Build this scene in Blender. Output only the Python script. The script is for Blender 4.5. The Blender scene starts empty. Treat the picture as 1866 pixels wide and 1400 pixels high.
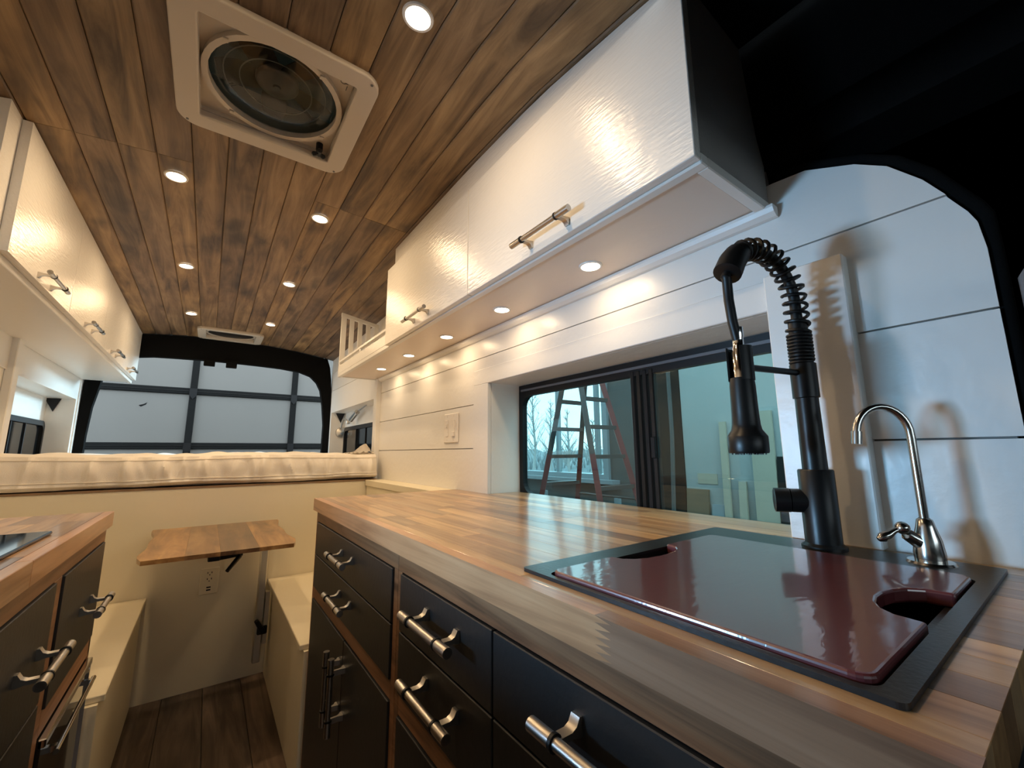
import bpy, bmesh, math, random
from mathutils import Vector, Matrix
random.seed(7)
PI = math.pi
sc = bpy.context.scene
COL = sc.collection

# ------------------------------------------------------------------ camera, world, light, exposure
CAM_Z = 1.07
yaw, pit, rol = math.radians(35.84), math.radians(9.293), math.radians(-0.382)
fw = Vector((math.sin(yaw)*math.cos(pit), math.cos(yaw)*math.cos(pit), math.sin(pit)))
rt = Vector((math.cos(yaw), -math.sin(yaw), 0)); up = rt.cross(fw)
r2 = rt*math.cos(rol)+up*math.sin(rol); u2 = -rt*math.sin(rol)+up*math.cos(rol)
cd = bpy.data.cameras.new('camera'); cam = bpy.data.objects.new('camera', cd); COL.objects.link(cam)
cam.matrix_world = Matrix(((r2.x, u2.x, -fw.x, 0), (r2.y, u2.y, -fw.y, 0), (r2.z, u2.z, -fw.z, CAM_Z), (0, 0, 0, 1)))
cd.sensor_fit = 'HORIZONTAL'; cd.sensor_width = 36.0; cd.lens = 758.1/1866*36.0
cd.clip_start = 0.01; cd.clip_end = 200
sc.camera = cam

W = bpy.data.worlds.new('sky'); sc.world = W; W.use_nodes = True
wn = W.node_tree.nodes; wl = W.node_tree.links
bg = wn['Background']; bg.inputs['Strength'].default_value = 3.8
tc = wn.new('ShaderNodeTexCoord'); nz = wn.new('ShaderNodeTexNoise'); rp = wn.new('ShaderNodeValToRGB')
nz.inputs['Scale'].default_value = 3.0; nz.inputs['Detail'].default_value = 4
wl.new(tc.outputs['Generated'], nz.inputs['Vector']); wl.new(nz.outputs['Fac'], rp.inputs['Fac']); wl.new(rp.outputs['Color'], bg.inputs['Color'])
rp.color_ramp.elements[0].position = 0.38; rp.color_ramp.elements[0].color = (0.66, 0.87, 1.0, 1)
rp.color_ramp.elements[1].position = 0.62; rp.color_ramp.elements[1].color = (0.86, 0.96, 1.0, 1)

def area(name, loc, rot, sx, sy, power, color):
    l = bpy.data.lights.new(name, 'AREA'); l.shape = 'RECTANGLE'; l.size = sx; l.size_y = sy; l.energy = power; l.color = color
    o = bpy.data.objects.new(name, l); COL.objects.link(o); o.location = loc; o.rotation_euler = rot
    return o
# daylight entering by the galley window of the driver's side (outside the frame, left of the camera)
dl = area('daylight_side_window', (-0.93, 0.99, 1.05), Vector((1.78, -0.74, 0.05)).to_track_quat('-Z', 'Y').to_euler(), 0.34, 0.18, 6.5, (0.46, 0.68, 1.0))
dl.data.spread = math.radians(85)
# weak low sun from behind on the right, reaching the left wall by the open rear doors
sl = bpy.data.lights.new('sun', 'SUN'); sl.energy = 4.5; sl.color = (0.50, 0.82, 1.0); sl.angle = math.radians(12)
so = bpy.data.objects.new('sun', sl); COL.objects.link(so); so.location = (6, 8, 4)
so.rotation_euler = Vector((-0.80, -0.55, -0.20)).to_track_quat('-Z', 'Y').to_euler()

sc.view_settings.view_transform = 'Standard'; sc.view_settings.look = 'None'
sc.view_settings.exposure = 0.0; sc.view_settings.gamma = 1.0; sc.view_settings.use_curve_mapping = False
LAMP = (1.0, 0.71, 0.41)
P_CEIL, P_CAB = 2.75, 0.50

# ------------------------------------------------------------------ materials
MAT = {}
def nt(name):
    m = bpy.data.materials.new(name); m.use_nodes = True
    MAT[name] = m
    return m, m.node_tree.nodes, m.node_tree.links, m.node_tree.nodes['Principled BSDF']
def node(N, t, **kw):
    n = N.new(t)
    for k, v in kw.items():
        if k in n.inputs: n.inputs[k].default_value = v
        else: setattr(n, k, v)
    return n
def plain(name, col, rough=0.5, metal=0.0, noise=0.0, nscale=(8, 8, 8), bump=0.0, bscale=60, coat=0.0, spec=0.5, bstretch=None):
    m, N, L, B = nt(name)
    B.inputs['Base Color'].default_value = (*col, 1); B.inputs['Roughness'].default_value = rough
    B.inputs['Metallic'].default_value = metal; B.inputs['Coat Weight'].default_value = coat
    B.inputs['Specular IOR Level'].default_value = spec
    t = node(N, 'ShaderNodeTexCoord')
    if noise:
        mp = node(N, 'ShaderNodeMapping'); mp.inputs['Scale'].default_value = nscale
        n = node(N, 'ShaderNodeTexNoise', Scale=1.0, Detail=5.0)
        r = node(N, 'ShaderNodeMixRGB'); r.inputs[1].default_value = (*[c*(1-noise) for c in col], 1); r.inputs[2].default_value = (*[min(1, c*(1+noise)) for c in col], 1)
        L.new(t.outputs['Object'], mp.inputs['Vector']); L.new(mp.outputs[0], n.inputs['Vector'])
        L.new(n.outputs['Fac'], r.inputs[0]); L.new(r.outputs[0], B.inputs['Base Color'])
    if bump:
        mp = node(N, 'ShaderNodeMapping'); mp.inputs['Scale'].default_value = bstretch or (1, 1, 1)
        n = node(N, 'ShaderNodeTexNoise', Scale=bscale, Detail=4.0); b = node(N, 'ShaderNodeBump', Strength=bump, Distance=0.01)
        L.new(t.outputs['Object'], mp.inputs['Vector']); L.new(mp.outputs[0], n.inputs['Vector'])
        L.new(n.outputs['Fac'], b.inputs['Height']); L.new(b.outputs[0], B.inputs['Normal'])
    return m
def wood(name, dark, mid, light, rough=0.4, axis=1, stretch=14.0, scale=2.2, knots=0.0, coat=0.0, bump=0.08):
    """grain along an axis, shifted per object, tinted by the object's own colour"""
    m, N, L, B = nt(name)
    t = node(N, 'ShaderNodeTexCoord'); oi = node(N, 'ShaderNodeObjectInfo')
    mul = node(N, 'ShaderNodeMath', operation='MULTIPLY'); mul.inputs[1].default_value = 37.0
    L.new(oi.outputs['Random'], mul.inputs[0])
    off = node(N, 'ShaderNodeVectorMath', operation='ADD')
    L.new(t.outputs['Object'], off.inputs[0]); L.new(mul.outputs[0], off.inputs[1])
    s = [stretch]*3; s[axis] = 1.0
    mp = node(N, 'ShaderNodeMapping'); mp.inputs['Scale'].default_value = s
    L.new(off.outputs[0], mp.inputs['Vector'])
    n1 = node(N, 'ShaderNodeTexNoise', Scale=scale, Detail=8.0, Roughness=0.62, Distortion=0.8)
    L.new(mp.outputs[0], n1.inputs['Vector'])
    n2 = node(N, 'ShaderNodeTexNoise', Scale=3.2, Detail=3.0); L.new(off.outputs[0], n2.inputs['Vector'])
    mx = node(N, 'ShaderNodeMath', operation='MULTIPLY_ADD'); mx.inputs[1].default_value = 0.45
    sub = node(N, 'ShaderNodeMath', operation='SUBTRACT'); sub.inputs[1].default_value = 0.22
    L.new(n2.outputs['Fac'], mx.inputs[0]); L.new(n1.outputs['Fac'], mx.inputs[2]); L.new(mx.outputs[0], sub.inputs[0])
    r = node(N, 'ShaderNodeValToRGB'); e = r.color_ramp.elements
    e[0].position = 0.30; e[0].color = (*dark, 1); e[1].position = 0.72; e[1].color = (*light, 1)
    q = r.color_ramp.elements.new(0.5); q.color = (*mid, 1)
    L.new(sub.outputs[0], r.inputs['Fac'])
    col = r.outputs['Color']
    if knots:
        ks = [7.0]*3; ks[axis] = 2.6
        mk = node(N, 'ShaderNodeMapping'); mk.inputs['Scale'].default_value = ks
        wob = node(N, 'ShaderNodeTexNoise', Scale=9.0, Detail=2.0); L.new(off.outputs[0], wob.inputs['Vector'])
        wv = node(N, 'ShaderNodeVectorMath', operation='MULTIPLY_ADD'); wv.inputs[1].default_value = (0.08,)*3
        L.new(wob.outputs['Color'], wv.inputs[0]); L.new(off.outputs[0], wv.inputs[2]); L.new(wv.outputs[0], mk.inputs['Vector'])
        vo = node(N, 'ShaderNodeTexVoronoi', Scale=1.0); L.new(mk.outputs[0], vo.inputs['Vector'])
        vr = node(N, 'ShaderNodeMapRange'); vr.inputs['From Min'].default_value = 0.06; vr.inputs['From Max'].default_value = 0.34
        vr.inputs['To Min'].default_value = knots; vr.inputs['To Max'].default_value = 0.0
        L.new(vo.outputs['Distance'], vr.inputs['Value'])
        kx = node(N, 'ShaderNodeMixRGB'); kx.inputs[2].default_value = (*[c*0.45 for c in dark], 1)
        L.new(vr.outputs[0], kx.inputs[0]); L.new(col, kx.inputs[1]); col = kx.outputs[0]
    tint = node(N, 'ShaderNodeMixRGB', blend_type='MULTIPLY'); tint.inputs[0].default_value = 1.0
    L.new(col, tint.inputs[1]); L.new(oi.outputs['Color'], tint.inputs[2]); L.new(tint.outputs[0], B.inputs['Base Color'])
    bp = node(N, 'ShaderNodeBump', Strength=bump, Distance=0.004); L.new(n1.outputs['Fac'], bp.inputs['Height']); L.new(bp.outputs[0], B.inputs['Normal'])
    B.inputs['Roughness'].default_value = rough; B.inputs['Coat Weight'].default_value = coat; B.inputs['Coat Roughness'].default_value = 0.12
    return m
def glass(name, tint, refl=0.07, rough=0.0):
    m, N, L, B = nt(name); N.remove(B)
    o = N['Material Output']; tr = node(N, 'ShaderNodeBsdfTransparent'); tr.inputs[0].default_value = (*tint, 1)
    g = node(N, 'ShaderNodeBsdfGlossy'); g.inputs['Roughness'].default_value = rough
    mx = node(N, 'ShaderNodeMixShader'); mx.inputs[0].default_value = refl
    L.new(tr.outputs[0], mx.inputs[1]); L.new(g.outputs[0], mx.inputs[2]); L.new(mx.outputs[0], o.inputs['Surface'])
    return m
def glow(name, col, strength):
    m, N, L, B = nt(name); N.remove(B)
    e = node(N, 'ShaderNodeEmission', Strength=strength); e.inputs[0].default_value = (*col, 1)
    L.new(e.outputs[0], N['Material Output'].inputs['Surface'])
    return m

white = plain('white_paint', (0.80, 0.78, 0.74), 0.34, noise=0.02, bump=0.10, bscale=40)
door_white = plain('white_door_paint', (0.80, 0.77, 0.72), 0.26, noise=0.02, bump=0.16, bscale=55, bstretch=(3, 0.5, 3))
under_beige = plain('beige_underside', (0.74, 0.64, 0.55), 0.36, noise=0.02, bump=0.08, bscale=40)  # even beige base for the wall cabinet underside
cream = plain('cream_paint', (0.78, 0.70, 0.52), 0.42, noise=0.02, bump=0.06, bscale=40)
groove = plain('groove_dark', (0.24, 0.21, 0.19), 0.8)
blackcloth = plain('black_fabric', (0.004, 0.004, 0.004), 0.95, spec=0.1, bump=0.2, bscale=500)
end_grey = plain('grey_end_panel', (0.30, 0.285, 0.27), 0.8, spec=0.2, bump=0.2, bscale=300)  # even grey base for the near end of the wall cabinet
charcoal = plain('charcoal_paint', (0.018, 0.018, 0.019), 0.42, noise=0.08, bump=0.05, bscale=90)
nickel = plain('brushed_nickel', (0.56, 0.52, 0.47), 0.30, metal=1.0, bump=0.05, bscale=300, bstretch=(1, 12, 12))
chrome = plain('chrome', (0.72, 0.71, 0.70), 0.12, metal=1.0)
steel = plain('polished_nickel', (0.50, 0.48, 0.45), 0.2, metal=1.0)
rubber = plain('black_rubber', (0.005, 0.005, 0.005), 0.45, spec=0.35)
mattblack = plain('matt_black_metal', (0.006, 0.006, 0.006), 0.36, spec=0.35)
blackplastic = plain('black_plastic', (0.009, 0.009, 0.010), 0.42, spec=0.25)
greyplastic = plain('grey_plastic', (0.12, 0.12, 0.13), 0.38, bump=0.1, bscale=400)
sinkmat = plain('sink_black_steel', (0.035, 0.035, 0.036), 0.30, metal=0.55, bump=0.04, bscale=200)
offwhite = plain('offwhite_plastic', (0.58, 0.52, 0.45), 0.4)
plate_white = plain('plate_plastic', (0.82, 0.78, 0.72), 0.25)
ceil_w = wood('stained_pine', (0.068, 0.041, 0.023), (0.22, 0.142, 0.076), (0.39, 0.268, 0.150), 0.5, 1, 11, 2.0, knots=0.75, bump=0.12)
stave_w = wood('butcher_block', (0.22, 0.125, 0.058), (0.42, 0.26, 0.128), (0.58, 0.395, 0.21), 0.30, 1, 20, 2.0, coat=0.40, bump=0.03)
edge_w = wood('counter_edge', (0.27, 0.14, 0.075), (0.50, 0.285, 0.155), (0.66, 0.41, 0.24), 0.3, 1, 18, 1.6, coat=0.3, bump=0.03)
frame_w = wood('face_frame_wood', (0.10, 0.045, 0.020), (0.26, 0.122, 0.056), (0.37, 0.19, 0.092), 0.42, 1, 16, 2.2, bump=0.05)
table_w = wood('table_walnut', (0.09, 0.045, 0.018), (0.25, 0.135, 0.055), (0.42, 0.26, 0.115), 0.3, 1, 7, 2.4, knots=0.4, coat=0.4, bump=0.03)
floor_w = wood('dark_vinyl_plank', (0.035, 0.024, 0.017), (0.11, 0.075, 0.053), (0.22, 0.16, 0.115), 0.45, 1, 12, 2.0, bump=0.06)
ply = plain('plywood', (0.26, 0.16, 0.085), 0.6, noise=0.2, nscale=(20, 4, 90))
fabric = plain('mattress_cotton', (0.84, 0.78, 0.70), 0.9, noise=0.05, nscale=(30, 30, 30), bump=0.25, bscale=420, spec=0.15)
piping = plain('piping_cotton', (0.80, 0.73, 0.63), 0.9, spec=0.1)
tint_glass = glass('tinted_window_glass', (0.64, 0.82, 0.84), 0.045)
clear_glass = glass('clear_glass', (0.92, 0.97, 0.96), 0.05)
smoke = glass('smoked_plastic', (0.55, 0.60, 0.58), 0.05, 0.08)
lidmat = glass('smoked_lid', (0.030, 0.042, 0.038), 0.05, 0.2)
dark_glass = plain('dark_glass', (0.006, 0.007, 0.008), 0.06)
ceramic = plain('cooktop_glass', (0.008, 0.008, 0.009), 0.05)
lens = glow('lamp_lens', (1.0, 0.90, 0.72), 14.0)
alu = plain('aluminium', (0.6, 0.58, 0.54), 0.35, metal=1.0)
gpanel = plain('garage_panel', (0.185, 0.175, 0.163), 0.6, noise=0.03, nscale=(3, 3, 3))
gbar = plain('garage_bar', (0.010, 0.010, 0.010), 0.7, noise=0.3, nscale=(30, 4, 30), spec=0.12)
shopgrey = plain('shop_wall_grey', (0.07, 0.078, 0.078), 0.8, noise=0.15)
shopwhite = plain('shop_white_sheet', (0.36, 0.385, 0.37), 0.6, noise=0.08, nscale=(2, 2, 2))
concrete = plain('concrete', (0.13, 0.13, 0.125), 0.85, noise=0.2)
ladderred = plain('ladder_red', (0.15, 0.022, 0.022), 0.5, noise=0.35, nscale=(14, 14, 6))
ladderalu = plain('ladder_alu', (0.055, 0.05, 0.05), 0.5)
beige = plain('beige_board', (0.42, 0.38, 0.29), 0.7, noise=0.12)
brownb = plain('brown_board', (0.17, 0.11, 0.065), 0.6, noise=0.2)
greyb = plain('grey_board', (0.22, 0.27, 0.29), 0.6, noise=0.1)
darkb = plain('dark_board', (0.016, 0.015, 0.014), 0.7, spec=0.15)
bark = plain('bark', (0.30, 0.31, 0.31), 0.9)
brush = plain('brush_scrub', (0.20, 0.24, 0.26), 0.9, noise=0.4, nscale=(3, 3, 3))
soil = plain('pale_ground', (0.36, 0.38, 0.38), 0.9, noise=0.2)

# maroon board in plastic wrap
m, N, L, B = nt('maroon_wrapped_board')
B.inputs['Base Color'].default_value = (0.125, 0.030, 0.033, 1); B.inputs['Roughness'].default_value = 0.32
B.inputs['Coat Weight'].default_value = 1.0; B.inputs['Coat Roughness'].default_value = 0.05
t = node(N, 'ShaderNodeTexCoord'); mp = node(N, 'ShaderNodeMapping'); mp.inputs['Scale'].default_value = (1, 3, 1); mp.inputs['Rotation'].default_value = (0, 0, 0.5)
n = node(N, 'ShaderNodeTexNoise', Scale=26.0, Detail=4.0, Distortion=1.0); b = node(N, 'ShaderNodeBump', Strength=0.05, Distance=0.004)
L.new(t.outputs['Object'], mp.inputs['Vector']); L.new(mp.outputs[0], n.inputs['Vector']); L.new(n.outputs['Fac'], b.inputs['Height']); L.new(b.outputs[0], B.inputs['Coat Normal'])
maroon = m

# ------------------------------------------------------------------ mesh helpers
def BM(): return bmesh.new()
def box(bm, x0, x1, y0, y1, z0, z1, bev=0.0, mi=0):
    if x1 < x0: x0, x1 = x1, x0
    if y1 < y0: y0, y1 = y1, y0
    if z1 < z0: z0, z1 = z1, z0
    v = [bm.verts.new(p) for p in ((x0, y0, z0), (x1, y0, z0), (x1, y1, z0), (x0, y1, z0), (x0, y0, z1), (x1, y0, z1), (x1, y1, z1), (x0, y1, z1))]
    fs = [bm.faces.new([v[i] for i in f]) for f in ((0, 3, 2, 1), (4, 5, 6, 7), (0, 1, 5, 4), (1, 2, 6, 5), (2, 3, 7, 6), (3, 0, 4, 7))]
    for f in fs: f.material_index = mi
    if bev:
        es = list({e for f in fs for e in f.edges})
        bmesh.ops.bevel(bm, geom=es, offset=bev, segments=1, affect='EDGES', profile=0.5)
    return bm
def frame_of(d):
    d = d.normalized(); a = Vector((0, 0, 1)) if abs(d.z) < 0.9 else Vector((1, 0, 0))
    u = d.cross(a).normalized(); return u, d.cross(u).normalized()
def tube(bm, pts, r, seg=10, caps=True, mi=0):
    pts = [Vector(p) for p in pts]; n = len(pts)
    rr = r if isinstance(r, (list, tuple)) else [r]*n
    rings = []; u = None
    for i, p in enumerate(pts):
        d = (pts[min(i+1, n-1)]-pts[max(i-1, 0)])
        if d.length < 1e-9: d = Vector((0, 0, 1))
        d.normalize()
        if u is None: u, w = frame_of(d)
        else:
            u = (u-d*u.dot(d)); u = u.normalized() if u.length > 1e-6 else frame_of(d)[0]
            w = d.cross(u)
        rings.append([bm.verts.new(p+(u*math.cos(2*PI*k/seg)+w*math.sin(2*PI*k/seg))*rr[i]) for k in range(seg)])
    for a, b in zip(rings, rings[1:]):
        for k in range(seg):
            f = bm.faces.new((a[k], a[(k+1) % seg], b[(k+1) % seg], b[k])); f.smooth = True; f.material_index = mi
    if caps:
        f = bm.faces.new(rings[0][::-1]); f.material_index = mi
        f = bm.faces.new(rings[-1]); f.material_index = mi
    return bm
def cyl(bm, p0, p1, r0, r1=None, seg=16, mi=0):
    return tube(bm, [p0, p1], [r0, r0 if r1 is None else r1], seg, True, mi)
def lathe(bm, prof, c=(0, 0, 0), seg=24, axis=(0, 0, 1), mi=0, close=False):
    """prof = (radius, height) along axis"""
    c = Vector(c); d = Vector(axis).normalized(); u, w = frame_of(d); rings = []
    for r, h in prof:
        rings.append([bm.verts.new(c+d*h+(u*math.cos(2*PI*k/seg)+w*math.sin(2*PI*k/seg))*max(r, 1e-5)) for k in range(seg)])
    pr = list(zip(rings, rings[1:]))
    if close: pr.append((rings[-1], rings[0]))
    for a, b in pr:
        for k in range(seg):
            f = bm.faces.new((a[k], a[(k+1) % seg], b[(k+1) % seg], b[k])); f.smooth = True; f.material_index = mi
    return bm
def prism(bm, poly, axis, a0, a1, mi=0):
    """poly: 2D points in the two other axes (cyclic order x,y,z without axis)"""
    def P(p, a):
        return {'x': (a, p[0], p[1]), 'y': (p[0], a, p[1]), 'z': (p[0], p[1], a)}[axis]
    A = [bm.verts.new(P(p, a0)) for p in poly]; Bv = [bm.verts.new(P(p, a1)) for p in poly]; n = len(poly)
    for f in (A[::-1], Bv): bm.faces.new(f).material_index = mi
    for i in range(n): bm.faces.new((A[i], A[(i+1) % n], Bv[(i+1) % n], Bv[i])).material_index = mi
    return bm
def rrect(x0, x1, y0, y1, r, n=6):
    out = []
    for cx, cy, a in ((x1-r, y1-r, 0), (x0+r, y1-r, PI/2), (x0+r, y0+r, PI), (x1-r, y0+r, 1.5*PI)):
        for k in range(n+1):
            t = a+PI/2*k/n; out.append((cx+r*math.cos(t), cy+r*math.sin(t)))
    return out
def ringprism(bm, outer, inner, axis, a0, a1, mi=0):
    def P(p, a):
        return {'x': (a, p[0], p[1]), 'y': (p[0], a, p[1]), 'z': (p[0], p[1], a)}[axis]
    n = len(outer); assert n == len(inner)
    o0, o1, i0, i1 = [[bm.verts.new(P(p, a)) for p in q] for q, a in ((outer, a0), (outer, a1), (inner, a0), (inner, a1))]
    for k in range(n):
        j = (k+1) % n
        for f in ((o0[k], o0[j], o1[j], o1[k]), (i0[j], i0[k], i1[k], i1[j]), (o0[j], o0[k], i0[k], i0[j]), (o1[k], o1[j], i1[j], i1[k])):
            bm.faces.new(f).material_index = mi
    return bm
def finish(bm, name):
    bmesh.ops.recalc_face_normals(bm, faces=bm.faces)
    me = bpy.data.meshes.new(name); bm.to_mesh(me); bm.free()
    if any(p.use_smooth for p in me.polygons): me.set_sharp_from_angle(angle=0.75)
    return me
def origin(o):
    v = Vector((0, 0, 0))
    while o: v += o.location; o = o.parent
    return v
def part(name, bm, mats, parent=None, tint=None, kind=None, label=None):
    """a mesh written in world coordinates, stored relative to its parent's base"""
    if not isinstance(mats, (list, tuple)): mats = [mats]
    if parent is not None:
        bmesh.ops.translate(bm, verts=bm.verts, vec=-origin(parent))
    me = finish(bm, name)
    for m in mats: me.materials.append(m)
    o = bpy.data.objects.new(name, me); COL.objects.link(o)
    if parent is not None: o.parent = parent
    if tint: o.color = (*tint, 1)
    if kind: o['kind'] = kind
    if label: o['label'] = label
    return o
def thing(name, label, cat, loc=(0, 0, 0), group=None):
    o = bpy.data.objects.new(name, None); COL.objects.link(o); o.location = loc; o.empty_display_size = 0.05
    o['label'] = label; o['category'] = cat
    if group: o['group'] = group
    return o
def single(name, bm, mats, label, cat, group=None, loc=(0, 0, 0), tint=None):
    bmesh.ops.translate(bm, verts=bm.verts, vec=-Vector(loc))
    o = part(name, bm, mats); o.location = loc; o['label'] = label; o['category'] = cat
    if tint: o.color = (*tint, 1)
    if group: o['group'] = group
    return o
def struct(name, bm, mats, label=None, parent=None):
    o = part(name, bm, mats, parent)
    if parent is None:
        o['kind'] = 'structure'
    if label: o['label'] = label
    return o
def bx(*a, **k): return box(BM(), *a, **k)
def vary(lo=0.8, hi=1.15, warm=0.06):
    k = random.uniform(lo, hi); w = random.uniform(-warm, warm)
    return (min(1.6, k*(1+w)), k, k*(1-w))

# ------------------------------------------------------------------ dimensions
XR, XL = 0.873, -0.753         # inner faces of the side walls
XC = 0.06
ZC = 0.915                     # worktop
YB = 4.07                      # rear end
def zprof(y):
    T = [(-1.2, 1.86), (0.2, 1.925), (0.38, 1.957), (0.48, 1.973), (0.74, 2.008), (1.1, 2.02), (1.64, 2.02), (2.5, 2.015), (4.2, 1.994)]
    for (a, za), (b, zb) in zip(T, T[1:]):
        if y <= b: return za+(zb-za)*max(0, (y-a))/(b-a)
    return T[-1][1]
def zceil(x, y): return zprof(y)-(0.11 if x < XC else 0.05+0.06*min(1, max(0, (y-1.8)/2.2)))*(x-XC)**2

# ------------------------------------------------------------------ floor
bm = bx(-0.80, 0.92, -1.2, YB, -0.05, -0.012)
floor = struct('floor', bm, groove, 'dark wood-look plank floor of the van aisle')
for i in range(12):
    x0 = -0.80+i*0.146
    ys = [-1.2, -0.3+0.5*((i*37) % 10)/10, 1.35+0.6*((i*53) % 10)/10, 2.62]
    for a, b in zip(ys, ys[1:]):
        part('plank', bx(x0+0.001, min(x0+0.145, 0.92), a+0.001, b-0.001, -0.012, 0.0, bev=0.0012), floor_w, floor, tint=vary(0.7, 1.25))

# ------------------------------------------------------------------ ceiling
bm = BM()
ny = 40
rows = []
for j in range(ny+1):
    y = 0.34+(YB-0.34)*j/ny
    rows.append([bm.verts.new((x, y, zceil(x, y)+dz)) for dz in (0.016, 0.05) for x in (-0.80, -0.5, -0.125, 0.243, 0.6, 0.92)])
def hole(j): return 0.96 <= 0.34+(YB-0.34)*(j+0.5)/ny <= 1.365
for j in range(ny):
    a, b = rows[j], rows[j+1]
    for k in range(5):
        if k == 2 and hole(j): continue
        bm.faces.new((a[k], a[k+1], b[k+1], b[k])); bm.faces.new((a[6+k], b[6+k], b[7+k], a[7+k]))
ceiling = struct('ceiling', bm, groove, 'arched ceiling of stained knotty pine planks')
def ceil_plank(xl, xr, ya, yb, tint):
    bm = BM(); g, c, th = 0.0008, 0.0035, 0.014
    n = max(1, int((yb-ya)/0.12)); prev = None
    for j in range(n+1):
        y = ya+0.0007+(yb-ya-0.0014)*j/n
        zl, zr = zceil(xl, y), zceil(xr, y)
        pts = [(xl+g, zl+c*0.8), (xl+g+c, zl), (xr-g-c, zr), (xr-g, zr+c*0.8), (xr-g, zr+th), (xl+g, zl+th)]
        ring = [bm.verts.new((px, y, pz)) for px, pz in pts]
        if prev:
            for k in range(6): bm.faces.new((prev[k], prev[(k+1) % 6], ring[(k+1) % 6], ring[k]))
        else: bm.faces.new(ring[::-1])
        prev = ring
    bm.faces.new(prev)
    part('plank', bm, ceil_w, ceiling, tint=tint)
tones = [(1.0, 1.0, 1.0), (0.78, 0.74, 0.76), (1.12, 1.06, 0.92), (0.9, 0.88, 0.9), (0.70, 0.68, 0.74), (1.2, 1.12, 0.95), (0.95, 0.9, 0.85), (0.82, 0.8, 0.86)]
for k in range(-9, 9):
    xl = 0.059+0.092*k; xr = xl+0.092
    inside = -2 <= k <= 1
    cuts = [(0.335, 0.95), (1.375, 3.745), (4.005, YB)] if inside else [(0.335, 1.612), (1.612, YB)]
    for (a, b) in cuts: ceil_plank(xl, xr, a, b, random.choice(tones))
# black cab headliner in front of the planks
bm = BM()
prev = None
for y in (-1.2, 0.335):
    ring = [bm.verts.new((x, y, min(zprof(0.28), 1.95)-0.10*(x-XC)**2)) for x in (-0.85, -0.5, 0.0, 0.5, 0.81)]
    if prev:
        for k in range(4): bm.faces.new((prev[k], prev[k+1], ring[k+1], ring[k]))
    prev = ring
bmesh.ops.solidify(bm, geom=bm.faces[:], thickness=-0.03)
struct('ceiling_cab', bm, blackcloth, 'black fabric headliner over the cab')
# unseen black shelf behind the camera, added to shade the cabinet end
struct('ceiling_cab_shade_shelf', bx(-0.75, 0.86, -1.2, -0.25, 1.50, 1.56), blackcloth, 'unseen black overhead shelf added in the cab to block light')

# cab end of the van, behind the camera: black side, dash and header added to cut daylight
bm = BM()
box(bm, XL-0.05, XL-0.03, -1.2, -0.35, 0, 1.08); box(bm, XL-0.05, XL-0.03, -1.2, -0.35, 1.36, 2.0)
struct('wall_cab_left_blocker', bm, blackcloth, 'unseen black cab side added on the left to block daylight')
bm = BM()
box(bm, XL-0.05, 0.93, -1.23, -1.2, 0, 1.10); box(bm, XL-0.05, 0.93, -1.23, -1.2, 1.36, 2.0)
struct('wall_cab_front_blocker', bm, blackcloth, 'unseen black dash and windscreen header added to block daylight')

# ------------------------------------------------------------------ right wall
WY0, WY1, WZ0, WZ1 = 0.335, 1.365, 0.90, 1.34         # galley window opening
NY0, NY1, NZ1 = 2.80, 4.00, 1.43                        # bed niche
XG = 1.02                                               # window glass plane
bm = BM()
b0, b1 = XR+0.012, XR+0.03
e_ = 0.0125
for y0, y1, z0, z1 in ((0.06, WY0-e_, 0, 1.39), (0.20, WY0-e_, 1.39, 1.55), (WY0-e_, WY1+e_, 0, 0.868), (WY0-e_, WY1+e_, WZ1+e_, 2.02), (WY1+e_, NY0-e_, 0, 2.02), (NY0-e_, NY1+e_, 0, 0.938), (NY0-e_, NY1+e_, NZ1+e_, 2.02), (NY1+e_, YB, 0, 2.02)):
    box(bm, b0, b1, y0, y1, z0, z1)
wall_r = struct('wall_right', bm, groove, 'white shiplap wall behind the long worktop')
arch = [(0.052, 1.353), (0.056, 1.395), (0.063, 1.414), (0.084, 1.453), (0.103, 1.489), (0.14, 1.535), (0.181, 1.564), (0.253, 1.595), (0.31, 1.606)]
def board(poly, parent=wall_r, name='shiplap_board', mat=white):
    bm = prism(BM(), poly, 'x', XR, XR+0.012)
    return part(name, bm, mat, parent)
G = 0.0016
zr = [0.735, 0.90, 1.085, 1.264, 1.45]
for i in range(4):                                       # left of the window up to the corner trim
    board([(1.475, zr[i]+G), (2.66, zr[i]+G), (2.66, zr[i+1]-G), (1.475, zr[i+1]-G)])
for i in range(4):                                       # right of the window, under the cab arch
    if zr[i] < 1.2: board([(0.052, zr[i]+G), (0.335, zr[i]+G), (0.335, zr[i+1]-G), (0.052, zr[i+1]-G)])
board([(0.052, 1.264+G), (0.335, 1.264+G), (0.335, 1.45-G), (0.0815, 1.45-G), (0.063, 1.414), (0.056, 1.395), (0.052, 1.353)])
board([(0.0815, 1.45+G), (2.66, 1.45+G), (2.66, 1.60), (0.31, 1.60), (0.253, 1.595), (0.181, 1.564), (0.14, 1.535), (0.103, 1.489)])
board([(0.335, 1.40), (1.475, 1.40), (1.475, 1.45-G), (0.335, 1.45-G)])
for z0, z1 in ((1.43, 1.63-G), (1.63+G, 1.80-G), (1.80+G, 1.99)): board([(2.68, z0), (YB, z0), (YB, z1), (2.68, z1)])
board([(2.68, 0.9), (NY0, 0.9), (NY0, NZ1), (2.68, NZ1)]); board([(NY1, 0.9), (YB, 0.9), (YB, NZ1), (NY1, NZ1)])
part('shiplap_board', bx(XR, XR+0.012, 1.60, 2.68, 1.60+G, 1.97), white, wall_r)
# corner trim at the foot of the bed
struct('trim_1', bx(XR-0.028, XR+0.01, 2.655, 2.70, 0.90, 1.545, bev=0.003), white, 'white vertical corner trim where shiplap meets the bed niche')
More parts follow.
